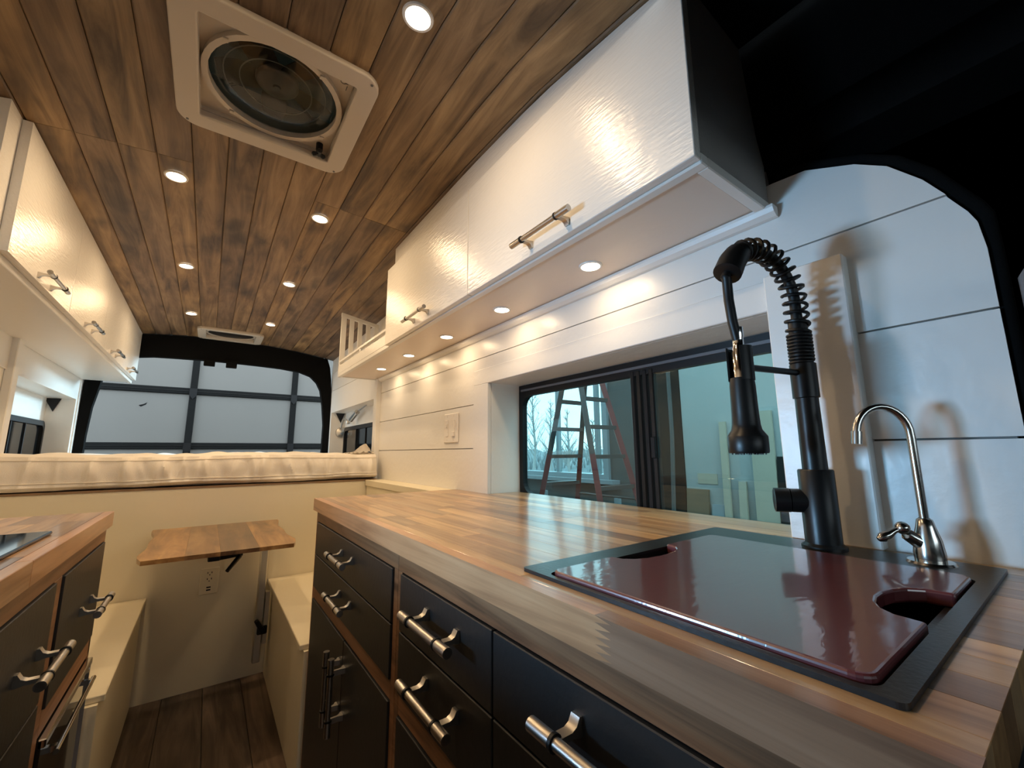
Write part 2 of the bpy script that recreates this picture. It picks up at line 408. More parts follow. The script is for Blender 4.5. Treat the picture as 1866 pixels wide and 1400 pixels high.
# window casing: flat boards round the reveal
struct('trim_2', bx(XR-0.005, XR+0.012, 0.335, 1.475, WZ1, 1.402, bev=0.002), white, 'white casing board above the galley window')
struct('trim_3', bx(XR-0.005, XR+0.012, WY1, 1.475, 0.905, WZ1, bev=0.002), white, 'white casing board on the far side of the galley window')
struct('trim_4', bx(XR-0.026, XR+0.012, 0.210, WY0, 0.917, 1.403, bev=0.002), white, 'white casing board on the near side of the galley window')
# window reveal
bm = BM()
box(bm, XR+0.0122, XG+0.02, WY0, WY1, WZ1, WZ1+0.012); box(bm, XR+0.0122, XG+0.02, WY1, WY1+0.012, WZ0-0.02, WZ1+0.012)
box(bm, XR+0.0122, XG+0.02, WY0-0.012, WY0, WZ0-0.02, WZ1+0.012); box(bm, XR+0.0122, XG+0.02, WY0, WY1, WZ0-0.03, WZ0-0.012)
struct('trim_5', bm, white, 'deep white box reveal of the galley window')
# bed niche of the right wall
bm = BM()
XN = 0.99
for a in ((XR+0.0122, XN, NY0-0.012, NY0, 0.94, NZ1+0.012), (XR+0.0122, XN, NY1, NY1+0.012, 0.94, NZ1+0.012), (XR+0.0122, XN, NY0, NY1, NZ1, NZ1+0.012), (XR+0.0122, XN, NY0, NY1, 0.94, 0.95)): box(bm, *a)
box(bm, XN, XN+0.015, NY0, NY1, 1.30, NZ1); box(bm, XN, XN+0.015, NY0, NY1, 0.94, 0.98); box(bm, XN, XN+0.015, NY1-0.04, NY1, 0.98, 1.30); box(bm, XN, XN+0.015, NY0, NY0+0.15, 0.98, 1.30)
struct('wall_niche_right', bm, white, 'white recess in the right wall beside the bed')
# black lining of the cab on this side
bm = BM()
prof = [(0.905, 0.0), (0.905, 1.58), (0.885, 1.64), (0.855, 1.70), (0.822, 1.87), (0.805, 2.0)]
prev = None
for y in (-1.2, 0.33):
    ring = [bm.verts.new((x, y, z)) for x, z in prof]
    if prev:
        for k in range(len(prof)-1): bm.faces.new((prev[k], ring[k], ring[k+1], prev[k+1]))
    prev = ring
bmesh.ops.solidify(bm, geom=bm.faces[:], thickness=0.02)
struct('wall_cab_right', bm, blackcloth, 'black fabric lining around the cab arch')
# rounded black lip following the arch edge of the white boards
lip = [(XR+0.016, 0.048, 0.70), (XR+0.016, 0.047, 1.353)]+[(XR+0.014, y-0.008, z+0.010) for y, z in arch[1:]]
struct('trim_6', tube(BM(), lip, 0.0095, 10), blackcloth, 'black fabric welting along the arched edge of the white boards')
pl = thing('pillar_cover', 'dark grey plastic pillar cover at the right edge by the white boards', 'pillar trim', (0.835, 0.012, 0.75))
part('cover', tube(BM(), [(0.842, 0.000, 0.75), (0.842, 0.000, 1.20), (0.840, 0.001, 1.290), (0.842, -0.002, 1.298)], [0.030, 0.030, 0.029, 0.024], 18), greyplastic, pl)
part('chrome_strip', tube(BM(), [(0.822, 0.024, 1.15), (0.821, 0.025, 1.24)], 0.0035, 8), chrome, pl)  # short chrome strip on the pillar cover
# outer skin above the windows keeps the sky out
bm = BM()
for sx in (-1, 1):
    xo = (XR+0.16) if sx > 0 else (XL-0.16)
    for y0, y1, z0, z1 in ((-1.2, YB+0.03, -0.15, 0.86), (-1.2, YB+0.03, 1.46, 2.1), (-0.35, WY0-0.01, 0.86, 1.46), (WY1+0.01, 2.9, 0.86, 1.46), (3.97, YB+0.03, 0.86, 1.46)):
        box(bm, xo, xo+0.02*sx, y0, y1, z0, z1)
    box(bm, min(xo, XC+sx*0.7), max(xo, XC+sx*0.7), -1.2, YB+0.03, 2.06, 2.10)
struct('wall_outer_skin', bm, greyplastic, 'outer body panels of the van')

# ------------------------------------------------------------------ windows
def slider_window(name, X, s, label):
    """black framed sliding window, s=+1 on the right side"""
    y0, y1, z0, z1 = WY0+0.002, WY1-0.002, WZ0-0.02, WZ1-0.002
    o = rrect(y0, y1, z0, z1, 0.004); i = rrect(y0+0.03, y1-0.022, z0+0.03, z1-0.045, 0.05)
    w = struct(name, ringprism(BM(), o, i, 'x', X, X+0.022*s), blackplastic, label)
    part('track', bx(X-0.006*s, X, y0+0.02, y1-0.02, z1-0.026, z1-0.018), greyplastic, w)
    for k, yy in enumerate((0.718, 0.740, 0.762, 0.784)):
        part('mullion', bx(X-0.002*s, X+0.02*s, yy, yy+0.016, z0+0.02, z1-0.03, bev=0.003), blackplastic if k % 2 else mattblack, w)
    part('pane', bx(X+0.010*s, X+0.014*s, 0.79, y1-0.015, z0+0.015, z1-0.03), tint_glass, w)
    part('pane', bx(X+0.003*s, X+0.007*s, y0+0.015, 0.735, z0+0.015, z1-0.03), tint_glass, w)
    part('pull_latch', bx(X-0.008*s, X, 0.72, 0.735, 1.05, 1.11, bev=0.002), blackplastic, w)
    return w
slider_window('window_1', XG, 1, 'black framed tinted sliding window over the worktop')
def niche_window(name, X, s, y0, y1, z0, z1, label):
    w = struct(name, ringprism(BM(), rrect(y0, y1, z0, z1, 0.05), rrect(y0+0.025, y1-0.025, z0+0.025, z1-0.03, 0.04), 'x', X-0.012*s, X+0.012*s), blackplastic, label)
    part('pane', prism(BM(), rrect(y0+0.02, y1-0.02, z0+0.02, z1-0.025, 0.04), 'x', X+0.002*s, X+0.006*s), dark_glass, w)
    for f in (0.35, 0.62): part('pane_bar', bx(X-0.004*s, X+0.002*s, y0+(y1-y0)*f, y0+(y1-y0)*f+0.012, z0+0.03, z1-0.03), blackplastic, w)
    return w
niche_window('window_2', XN-0.004, 1, 2.98, 3.945, 0.985, 1.297, 'small black window in the niche right of the bed')

# ------------------------------------------------------------------ left wall
bm = BM()
c0, c1 = XL-0.03, XL
for y0, y1, z0, z1 in ((-0.35, WY0, 0, 2.02), (WY0, WY1, 0, 0.90), (WY0, WY1, WZ1, 2.02), (WY1, 2.85, 0, 2.02), (2.85, 3.97, 0, 0.95), (2.85, 3.97, 1.44, 2.02), (3.97, YB+0.03, 0, 2.02)):
    box(bm, c0, c1, y0, y1, z0, z1)
wall_l = struct('wall_left', bm, white, 'white panelled wall on the left of the bed')
for z in (1.44, 1.62): part('panel_strip', bx(XL, XL+0.008, 1.40, 2.80, z+0.002, z+0.178), white, wall_l)
part('corner_batten', bx(XL, XL+0.03, 2.73, 2.79, 0.92, 1.60, bev=0.003), white, wall_l)
part('rear_batten', bx(XL, XL+0.006, 4.005, YB, 0.95, 1.60), white, wall_l)
bm = BM(); XM = -0.885
for a in ((XM, XL-0.03, 2.838, 2.85, 0.95, 1.44), (XM, XL-0.03, 3.97, 3.982, 0.95, 1.44), (XM, XL-0.03, 2.85, 3.97, 1.44, 1.452), (XM, XL-0.03, 2.85, 3.97, 0.94, 0.95)): box(bm, *a)
box(bm, XM-0.015, XM, 2.85, 3.97, 1.29, 1.44); box(bm, XM-0.015, XM, 2.85, 3.97, 0.94, 0.98); box(bm, XM-0.015, XM, 2.85, 3.2, 0.98, 1.29)
struct('wall_niche_left', bm, white, 'white recess in the left wall beside the bed')
niche_window('window_3', XM+0.006, -1, 3.10, 3.94, 0.97, 1.285, 'small black window in the niche left of the bed')
slider_window('window_4', XL-0.147, -1, 'black framed tinted sliding window over the left worktop')
bm = BM(); xa, xb = XL-0.147, XL-0.03
box(bm, xa, xb, WY0, WY1, WZ1, WZ1+0.012); box(bm, xa, xb, WY1, WY1+0.012, 0.87, WZ1); box(bm, xa, xb, WY0-0.012, WY0, 0.87, WZ1); box(bm, xa, xb, WY0, WY1, 0.86, 0.88)
struct('trim_7', bm, white, 'white box reveal of the left window')

# ------------------------------------------------------------------ rear door frame
bm = BM()
N_ = 12
def zo(x): return zceil(x, YB)-0.006
outer, inner = [], []
xs = [-0.753+1.626*i/(2*N_) for i in range(2*N_+1)]
def open_top(x): return 1.812-0.055*(x-XC)**2
inn = [(0.823, 0.9), (0.826, 1.32), (0.806, 1.50), (0.78, 1.637), (0.745, 1.705), (0.69, 1.757), (0.60, 1.788)]
inn += [(x, open_top(x)) for x in (0.45, 0.3, 0.15, 0.0, -0.15, -0.3, -0.40)]
inn += [(-0.50, 1.785), (-0.58, 1.75), (-0.63, 1.69), (-0.66, 1.60), (-0.69, 1.4), (-0.70, 1.2), (-0.70, 0.9)]
out = [(0.873, 0.9), (0.873, 1.32), (0.873, 1.5), (0.868, 1.64), (0.86, 1.74), (0.845, 1.85), (0.82, zo(0.82))]
out += [(x, zo(x)) for x in (0.55, 0.35, 0.18, 0.0, -0.18, -0.38, -0.52)]
out += [(-0.62, zo(-0.62)), (-0.69, 1.90), (-0.72, 1.78), (-0.74, 1.64), (-0.745, 1.4), (-0.745, 1.2), (-0.745, 0.9)]
prev = None
for o_, i_ in zip(out, inn):
    v = [bm.verts.new((o_[0], YB-0.03, o_[1])), bm.verts.new((i_[0], YB-0.005, i_[1])), bm.verts.new((i_[0], YB+0.05, i_[1])), bm.verts.new((o_[0], YB+0.05, o_[1]))]
    if prev:
        for k in range(4): bm.faces.new((prev[k], prev[(k+1) % 4], v[(k+1) % 4], v[k]))
    prev = v
dfr = struct('door_1', bm, blackcloth, 'black padded frame around the open rear doors')
for xx in (-0.055, 0.091):
    t = thing('door_striker', 'black striker catch hanging from the rear frame, '+('left one' if xx < 0 else 'right one')+' of the pair', 'latch', (xx, YB-0.03, 1.76), 'strikers on the rear frame')
    part('bracket', bx(xx-0.055, xx+0.055, YB-0.036, YB-0.012, 1.805, 1.822, bev=0.002), blackcloth, t)
    part('catch', bx(xx-0.037, xx+0.037, YB-0.045, YB-0.012, 1.762, 1.810, bev=0.004), blackcloth, t)

# ------------------------------------------------------------------ handle mesh (shared)
def handle_mesh(L_=0.17, post=0.052):
    bm = BM()
    cyl(bm, (-L_/2, 0, 0.034), (L_/2, 0, 0.034), 0.0062, seg=14)
    for s in (-1, 1):
        cyl(bm, (s*post, 0, 0.034), (s*L_/2, 0, 0.034), 0.0075, seg=14)
        cyl(bm, (s*(post-0.004), 0, 0.034), (s*(post+0.0), 0, 0.034), 0.0086, seg=14, mi=1)
        pr = [(0.013, 0.0), (0.013, 0.004), (0.006, 0.008), (0.003, 0.014), (0.003, 0.032), (-0.003, 0.032), (-0.003, 0.012), (-0.005, 0.004), (-0.005, 0.0)]
        prism(bm, pr, 'x', s*post-0.006, s*post+0.006)
    me = finish(bm, 'handle'); me.materials.append(nickel); me.materials.append(rubber); return me
HM, HM2 = handle_mesh(), handle_mesh(0.205, 0.064)
def handle(parent, p, xa, ya, za, me=HM):
    o = bpy.data.objects.new('handle', me); COL.objects.link(o); o.parent = parent
    xa, ya, za = Vector(xa), Vector(ya), Vector(za); q = Vector(p)-origin(parent)
    o.matrix_local = Matrix(((xa.x, ya.x, za.x, q.x), (xa.y, ya.y, za.y, q.y), (xa.z, ya.z, za.z, q.z), (0, 0, 0, 1)))
    return o
RB = ((0, -1, 0), (0, 0, 1), (-1, 0, 0)); RV = ((0, 0, 1), (0, 1, 0), (-1, 0, 0)); RU = ((0, 1, 0), (0, 0, -1), (-1, 0, 0))
LB = ((0, 1, 0), (0, 0, 1), (1, 0, 0)); LU = ((0, -1, 0), (0, 0, -1), (1, 0, 0))

# ------------------------------------------------------------------ right base cabinets
XF = 0.326                       # face frame plane
def front(t, nm, y0, y1, z0, z1, hs, X=XF, s=-1):
    o = part(nm, bx(X+s*0.004, X-s*0.016, y0+0.0015, y1-0.0015, z0+0.0015, z1-0.0015, bev=0.0012), charcoal, t)
    return o
t = thing('base_cabinet', 'charcoal base cabinet with two drawers over two doors at the far worktop end', 'cabinet', (0.60, 1.23, 0))
part('body', bx(XF+0.02, 0.86, 0.84, 1.602, 0.08, 0.875), charcoal, t)
part('toe_kick', bx(XF+0.06, 0.86, 0.84, 1.60, 0.0, 0.08), charcoal, t)
def rail(t, y0, y1, z0, z1, X=XF, s=-1, nm='rail'): part(nm, bx(X, X-s*0.02, y0, y1, z0, z1, bev=0.0008), frame_w, t, tint=vary(0.85, 1.1))
rail(t, 0.8385, 1.607, 0.841, 0.876); rail(t, 0.860, 1.583, 0.600, 0.634); rail(t, 0.860, 1.583, 0.08, 0.11)
rail(t, 1.583, 1.607, 0.08, 0.841, nm='stile'); rail(t, 0.8385, 0.860, 0.08, 0.841, nm='stile')
for z0, z1, zh in ((0.737, 0.841, 0.797), (0.634, 0.737, 0.692)):
    d = front(t, 'drawer_front', 0.860, 1.583, z0, z1, None); handle(d, (XF-0.004, 1.19, zh), *RB)
for y0, y1, yh in ((1.185, 1.583, 1.208), (0.860, 1.185, 1.158)):
    d = front(t, 'door', y0, y1, 0.11, 0.600, None); handle(d, (XF-0.004, yh, 0.49), *RV)
t = thing('base_cabinet', 'charcoal base cabinet with stacked drawers under the sink', 'cabinet', (0.60, 0.43, 0))
part('body', bx(XF+0.02, 0.86, 0.065, 0.82, 0.08, 0.72), charcoal, t)
part('toe_kick', bx(XF+0.06, 0.86, 0.065, 0.82, 0.0, 0.08), charcoal, t)
part('end_panel', bx(XF+0.0205, 0.868, 0.056, 0.0645, 0.0, 0.8755), charcoal, t)
rail(t, 0.065, 0.8375, 0.841, 0.876); rail(t, 0.065, 0.818, 0.595, 0.630); rail(t, 0.065, 0.818, 0.08, 0.11)
rail(t, 0.818, 0.8375, 0.08, 0.841, nm='stile'); rail(t, 0.062, 0.080, 0.08, 0.841, nm='stile')
for y0, y1, hs in ((0.494, 0.818, 0.638), (0.080, 0.494, 0.285)):
    for z0, z1, zh in ((0.738, 0.841, 0.800), (0.630, 0.738, 0.695)):
        d = front(t, 'drawer_front', y0, y1, z0, z1, None); handle(d, (XF-0.004, hs, zh), *RB)
    d = front(t, 'door', y0, y1, 0.11, 0.595, None)

# ------------------------------------------------------------------ right worktop
CX0, CX1, CY0, CY1 = 0.315, 0.873, 0.054, 1.622
SX0, SX1, SY0, SY1 = 0.351, 0.836, 0.086, 0.466            # sink plate
wt = thing('worktop', 'long butcher block worktop with sink along the shiplap wall', 'worktop', (0.60, 0.84, 0.876))
stones = [(1.0, 1.0, 1.0), (1.2, 1.18, 1.12), (0.74, 0.68, 0.66), (1.32, 1.26, 1.12), (0.88, 0.80, 0.74), (0.60, 0.54, 0.54), (1.08, 0.96, 0.84)]
def staves(t, x0, x1, y0, y1, rows, hole=None, lo=0.14, hi=0.40, seed=1):
    R = random.Random(seed)
    w = (x1-x0)/rows
    for r in range(rows):
        a, b = x0+w*r, x0+w*(r+1)
        spans = [(y0, y1)]
        if hole and b > hole[0]+0.02 and a < hole[1]-0.02: spans = [(y0, hole[2]+0.012), (hole[3]-0.012, y1)]
        for sa, sb in spans:
            y = sa
            while y < sb-1e-6:
                e = y+R.uniform(lo, hi)
                if sb-e < 0.08: e = sb
                part('stave', bx(a+0.0001, b-0.0001, y+0.0001, e-0.0001, 0.8775, ZC, bev=0.00035), stave_w, t, tint=R.choice(stones))
                y = e
staves(wt, CX0+0.020, CX0+0.0405, CY0, CY1, 1, None, 0.3, 0.7, seed=4)
staves(wt, CX0+0.0405, CX1-0.002, CY0, CY1, 12, (SX0, SX1, SY0, SY1), seed=3)
for k in range(3):
    for ya, yb in ((WY0+0.003, 0.70), (0.70, 1.02), (1.02, WY1-0.003)):
        part('stave', bx(CX1-0.0018+k*0.045, min(CX1-0.002+(k+1)*0.045, XG-0.004), ya+0.0002+0.0*k, yb-0.0002, 0.8895, ZC, bev=0.00035), stave_w, wt, tint=random.choice(stones))
# front edge strip in two pieces with a finger joint
yj = 0.300
def fingers(y, n=6, d=0.016):
    pts = []
    for i in range(n):
        za = 0.876+0.039*i/n; zb = 0.876+0.039*(i+1)/n; zm = (za+zb)/2
        pts += [(y+0.004, za+0.0001), (y-d, zm)]
    return pts+[(y+0.004, 0.915)]
fj = fingers(yj)
part('edge_strip', prism(BM(), fj+[(CY1, 0.915), (CY1, 0.876)], 'x', CX0, CX0+0.0198), edge_w, wt, tint=(1.1, 1.0, 0.9))
part('edge_strip', prism(BM(), [(CY0, 0.915), (CY0, 0.876)]+[(y-0.0004, z) for y, z in fj], 'x', CX0, CX0+0.0198), edge_w, wt, tint=(0.62, 0.60, 0.64))
# ------------------------------------------------------------------ sink
t = thing('sink', 'black drop-in sink set into the worktop near the cab arch', 'sink', (0.59, 0.276, ZC))
bx0, bx1, by0, by1 = 0.3585, 0.7395, 0.1015, 0.4235
part('rim', ringprism(BM(), rrect(SX0, SX1, SY0, SY1, 0.006), rrect(bx0, bx1, by0, by1, 0.012), 'z', ZC+0.0002, ZC+0.0045), sinkmat, t)
bm = BM()
for a in ((bx0-0.002, bx0, by0, by1, 0.73, ZC), (bx1, bx1+0.002, by0, by1, 0.73, ZC), (bx0, bx1, by0-0.002, by0, 0.73, ZC), (bx0, bx1, by1, by1+0.002, 0.73, ZC), (bx0, bx1, by0, by1, 0.728, 0.73)): box(bm, *a)
for yy in (by0, by1-0.012): box(bm, bx0, bx1, yy, yy+0.012, ZC-0.0085, ZC-0.0062)
part('basin', bm, sinkmat, t)
part('drain', lathe(BM(), [(0.001, 0.002), (0.03, 0.002), (0.036, 0.003), (0.04, 0.0)], (0.55, 0.262, 0.7305), 20), chrome, t)
# ------------------------------------------------------------------ cutting board
def notch(xa, xb, depth, ye, s, n=9):
    out = []
    for k in range(n+1):
        a = PI*k/n; out.append(((xa+xb)/2-(xb-xa)/2*math.cos(a), ye+s*depth*math.sin(a)**0.7))
    return out
X0, X1, Y0, Y1, rr = 0.361, 0.737, 0.104, 0.421, 0.014
poly = []
def corner(cx, cy, a0):
    return [(cx+rr*math.cos(a0+PI/2*k/5), cy+rr*math.sin(a0+PI/2*k/5)) for k in range(6)]
poly += corner(X0+rr, Y0+rr, PI)+notch(0.512, 0.632, 0.046, Y0, 1)+corner(X1-rr, Y0+rr, 1.5*PI)
poly += corner(X1-rr, Y1-rr, 0)+notch(0.475, 0.605, 0.038, Y1, -1)[::-1]+corner(X0+rr, Y1-rr, PI/2)
cb = single('cutting_board', prism(BM(), poly, 'z', ZC-0.006, ZC+0.0090), maroon, 'glossy maroon plastic-wrapped cutting board lying over the sink', 'cutting board', loc=(0.55, 0.26, ZC-0.006))
md = cb.modifiers.new('bevel', 'BEVEL'); md.width = 0.003; md.segments = 3; md.limit_method = 'ANGLE'; md.angle_limit = 0.9

# ------------------------------------------------------------------ black spring faucet
FX, FY = 0.792, 0.268
dx, dy = -0.978, 0.21
def fp(t_, z, o=0.0): return Vector((FX+dx*t_-dy*o, FY+dy*t_+dx*o, z))
fa = thing('spring_faucet', 'tall matt black spring-neck faucet standing behind the cutting board', 'faucet', (FX, FY, ZC+0.0045))
zb = ZC+0.0045
part('base', lathe(BM(), [(0.001, 0.0), (0.030, 0.0), (0.030, 0.004), (0.0245, 0.008), (0.0245, 0.118), (0.023, 0.120), (0.001, 0.120)], (FX, FY, zb), 28), mattblack, fa)
part('column', lathe(BM(), [(0.0175, 0.0), (0.0165, 0.118), (0.019, 0.119), (0.019, 0.175), (0.016, 0.177), (0.014, 0.178), (0.014, 0.25), (0.009, 0.252)], (FX, FY, 1.036), 24), mattblack, fa)
ld_ = Vector((-0.48, 0.877, 0))
fc = Vector((FX, FY, 0.990))
part('lever', tube(BM(), [fc+ld_*0.012, fc+ld_*0.0375, fc+ld_*0.038], [0.0185, 0.0185, 0.016], 22), mattblack, fa)
part('lever_cap', tube(BM(), [fc+ld_*0.0385, fc+ld_*0.039, fc+ld_*0.060, fc+ld_*0.061], [0.016, 0.019, 0.019, 0.0165], 22), mattblack, fa)
R_ = 0.081; zc_ = 1.318
path = [fp(0, 1.24), fp(0, 1.27), fp(0, 1.30)]
NA = 26
for k in range(NA+1):
    a = PI*0.86*k/NA; path.append(fp(R_-R_*math.cos(a), zc_+R_*math.sin(a)))
part('inner_hose', tube(BM(), path, 0.0085, 12), rubber, fa)
# helix round the path
def helix(path, turns, rad, r, seg=7, per=16):
    cum = [0]
    for a, b in zip(path, path[1:]): cum.append(cum[-1]+(b-a).length)
    n = int(turns*per); pts = []
    side = Vector((-dy, dx, 0)).normalized()
    for k in range(n+1):
        s = cum[-1]*k/n; i = 0
        while i < len(cum)-2 and cum[i+1] < s: i += 1
        f = (s-cum[i])/max(1e-9, cum[i+1]-cum[i]); p = path[i].lerp(path[i+1], f); d = (path[i+1]-path[i]).normalized()
        w = side.cross(d).normalized(); a = 2*PI*turns*k/n
        pts.append(p+(side*math.cos(a)+w*math.sin(a))*rad)
    return tube(BM(), pts, r, seg)
part('spring', helix([fp(0, 1.265), fp(0, 1.28)]+path[2:], 17, 0.0165, 0.0029), rubber, fa)
part('tight_coil', helix([fp(0, 1.213), fp(0, 1.265)], 9, 0.0165, 0.0026), rubber, fa)
end, pe = path[-1], path[-4]
dd = (end-pe).normalized()
part('collar', tube(BM(), [path[-7], path[-5], path[-3], end, end+dd*0.010, end+dd*0.012], [0.016, 0.0195, 0.0205, 0.021, 0.021, 0.015], 20), rubber, fa)
hx = 0.150
part('pull_hose', tube(BM(), [end, end+dd*0.02, fp(0.162, 1.335), fp(0.162, 1.30), fp(0.158, 1.265), fp(0.151, 1.238), fp(0.150, 1.232)], 0.0072, 12), rubber, fa)
part('hose_connector', lathe(BM(), [(0.0085, 0.045), (0.0085, 0.030), (0.0078, 0.028), (0.0078, 0.015), (0.009, 0.013), (0.009, 0.009), (0.0115, 0.006), (0.0115, -0.045)], fp(hx, 1.212), 18), chrome, fa)
sp = part('spray_head', lathe(BM(), [(0.001, 0.112), (0.0165, 0.112), (0.0175, 0.10), (0.0182, 0.06), (0.0190, 0.042), (0.0205, 0.034), (0.0262, 0.0255), (0.0270, 0.024), (0.0270, 0.003), (0.026, 0.0), (0.001, 0.0)], fp(hx, 1.066), 30), mattblack, fa)
bm = BM()
for rr_, nn in ((0.008, 5), (0.015, 10), (0.022, 14)):
    for k in range(nn):
        a = 2*PI*k/nn; cyl(bm, fp(hx, 1.066)+Vector((rr_*math.cos(a), rr_*math.sin(a), 0.001)), fp(hx, 1.066)+Vector((rr_*math.cos(a), rr_*math.sin(a), -0.002)), 0.0014, 0.001, 6)
part('nozzles', bm, rubber, sp)
# clip that holds the head: half sleeve + arm
bm = BM(); c = fp(hx, 1.0)
ang0 = math.atan2(dy, dx)
prev = None
for k in range(19):
    a = ang0+PI+math.radians(-140+280*k/18)
    v = [bm.verts.new((c.x+q*math.cos(a), c.y+q*math.sin(a), z)) for q, z in ((0.0155, 1.174), (0.0182, 1.174), (0.0182, 1.226), (0.0155, 1.226))]
    if prev:
        for j in range(4): bm.faces.new((prev[j], prev[(j+1) % 4], v[(j+1) % 4], v[j]))
    else: bm.faces.new(v)
    prev = v
bm.faces.new(prev)
for f in bm.faces: f.smooth = True
part('head_clip', bm, mattblack, fa)
part('arm', tube(BM(), [fp(0.012, 1.196), fp(hx-0.018, 1.196)], 0.0052, 12), mattblack, fa)

# ------------------------------------------------------------------ small filter faucet
GX, GY = 0.800, 0.150
ff = thing('filter_faucet', 'slim brushed nickel gooseneck filter faucet in the sink corner', 'faucet', (GX, GY, zb))
part('flange', lathe(BM(), [(0.001, 0.003), (0.024, 0.003), (0.026, 0.0)], (GX, GY, zb), 24), steel, ff)
part('body', lathe(BM(), [(0.016, 0.003), (0.0165, 0.012), (0.0145, 0.03), (0.010, 0.048), (0.0085, 0.056), (0.006, 0.058)], (GX, GY, zb), 24), steel, ff)
g = Vector((-0.707, 0.707, 0))
gp = [Vector((GX, GY, 0.965)), Vector((GX, GY, 1.03)), Vector((GX, GY, 1.085))]
for k in range(1, 17):
    a = PI*1.0*k/16; gp.append(Vector((GX, GY, 1.090))+g*(0.034-0.034*math.cos(a))+Vector((0, 0, 0.041*math.sin(a))))
gp.append(gp[-1]+Vector((0, 0, -0.004))+g*0.0005)
part('spout', tube(BM(), gp, 0.0052, 14), steel, ff)
e = gp[-1]; part('aerator', tube(BM(), [e+Vector((0, 0, 0.010))-g*0.001, e+Vector((0, 0, -0.008))+g*0.001], 0.0066, 14), steel, ff)
b0_ = Vector((GX, GY, 0.944)); b1_ = b0_+g*0.024+Vector((0, 0, 0.012))
part('valve_arm', tube(BM(), [b0_+Vector((0, 0, -0.006)), b0_+g*0.012+Vector((0, 0, 0.003)), b1_, b1_+g*0.002], [0.0095, 0.009, 0.008, 0.007], 16), steel, ff)
k0 = b1_+g*0.004+Vector((0, 0, 0.008))
lv = part('lever', tube(BM(), [k0, k0+g*0.010+Vector((0, 0, -0.004)), k0+g*0.018+Vector((0, 0, -0.009)), k0+g*0.026+Vector((0, 0, -0.013)), k0+g*0.031+Vector((0, 0, -0.016))], [0.004, 0.0035, 0.0055, 0.0065, 0.003], 14), steel, ff)
part('lever_ball', lathe(BM(), [(0.0001, -0.0085)]+[(0.0085*math.sin(PI*k/8), -0.0085*math.cos(PI*k/8)) for k in range(1, 8)]+[(0.0001, 0.0085)], k0, 16), steel, lv)

# ------------------------------------------------------------------ right wall cabinet with open slatted shelf
UX, UZ = 0.620, 1.542
uc = thing('wall_cabinet', 'white wall cabinet with two big doors and slatted end shelf above the worktop', 'cabinet', (0.75, 1.5, UZ))
UY0, UY1, UYS = 0.318, 1.80, 2.737
part('bottom_panel', bx(UX+0.0240, XR-0.012, UY0+0.0245, UYS-0.02, UZ+0.006, UZ+0.018), under_beige, uc)
part('front_lip', bx(UX, UX+0.021, UY0, UYS, UZ, UZ+0.020, bev=0.002), white, uc)
part('end_lip', bx(UX+0.021, XR-0.002, UY0, UY0+0.021, UZ, UZ+0.020, bev=0.002), white, uc)
bm = prism(BM(), [(UX, UZ+0.020), (0.868, UZ+0.020), (0.868, 1.64), (0.845, 1.70), (0.812, 1.87), (0.795, zceil(0.8, UY0)-0.004), (UX, zceil(UX, UY0)-0.004)], 'y', UY0+0.001, UY0+0.019)
part('end_panel', bm, end_grey, uc, label='grey end panel')
# face frame follows the ceiling
def facing(y0, y1, zlo, X0_, X1_, n=12, top=0.002):
    bm = BM(); prev = None
    for k in range(n+1):
        y = y0+(y1-y0)*k/n; zt = zceil(X0_, y)-top
        v = [bm.verts.new(p) for p in ((X0_, y, zlo), (X1_, y, zlo), (X1_, y, zt), (X0_, y, zt))]
        if prev:
            for j in range(4): bm.faces.new((prev[j], prev[(j+1) % 4], v[(j+1) % 4], v[j]))
        else: bm.faces.new(v)
        prev = v
    bm.faces.new(prev); return bm
part('face_frame', facing(UY0+0.002, 1.772, UZ+0.02, UX+0.001, UX+0.02), door_white, uc)
part('divider', bx(UX+0.02, 0.86, 1.752, 1.772, UZ+0.02, 1.955), white, uc)
# doors: the top edge is cut parallel to the sloping ceiling
def dtop(y): return min(1.892+0.006*y, zceil(0.6, y)-0.012)
for y0, y1, yh in ((UY0, 1.060, 0.680), (1.063, UY1+0.005, 1.408)):
    n = 10; pts = [(y0, 1.546), (y1, 1.546)]+[(y1-(y1-y0)*k/n, dtop(y1-(y1-y0)*k/n)) for k in range(n+1)]
    d = part('door', prism(BM(), pts, 'x', UX-0.020, UX-0.001), door_white, uc)
    md = d.modifiers.new('bevel', 'BEVEL'); md.width = 0.0012; md.segments = 1; md.limit_method = 'ANGLE'; md.angle_limit = 0.8
    handle(d, (UX-0.020, yh, 1.575), *RU, me=HM2)
# open shelf part
part('shelf_fascia', bx(UX, UX+0.018, 1.773, UYS, UZ+0.020, 1.613, bev=0.001), white, uc)
part('shelf_rail', bx(UX, UX+0.016, 1.773, UYS-0.004, 1.632, 1.645, bev=0.001), white, uc)
part('rail_peg', bx(UX+0.002, UX+0.014, 2.27, 2.286, 1.613, 1.632), white, uc)
part('rail_peg', bx(UX+0.002, UX+0.014, 2.715, 2.733, 1.613, 1.632), white, uc)
part('shelf_base', bx(UX+0.018, XR-0.002, 1.773, UYS, 1.560, 1.572), white, uc)
zt = lambda x: 1.963-0.043*(x-0.62)/0.24
part('end_top_rail', prism(BM(), [(UX, zt(UX)-0.022), (0.862, zt(0.862)-0.022), (0.862, zt(0.862)), (UX, zt(UX))], 'y', UYS-0.02, UYS), white, uc)
for k in range(5):
    xs0 = UX+0.001+k*0.0525; w = 0.026 if k else 0.030
    part('slat', prism(BM(), [(xs0, 1.572), (xs0+w, 1.572), (xs0+w, zt(xs0+w)-0.022), (xs0, zt(xs0)-0.022)], 'y', UYS-0.018, UYS-0.003), white, uc)
part('end_base_rail', bx(UX+0.018, 0.862, UYS-0.018, UYS-0.001, 1.545, 1.60), white, uc)
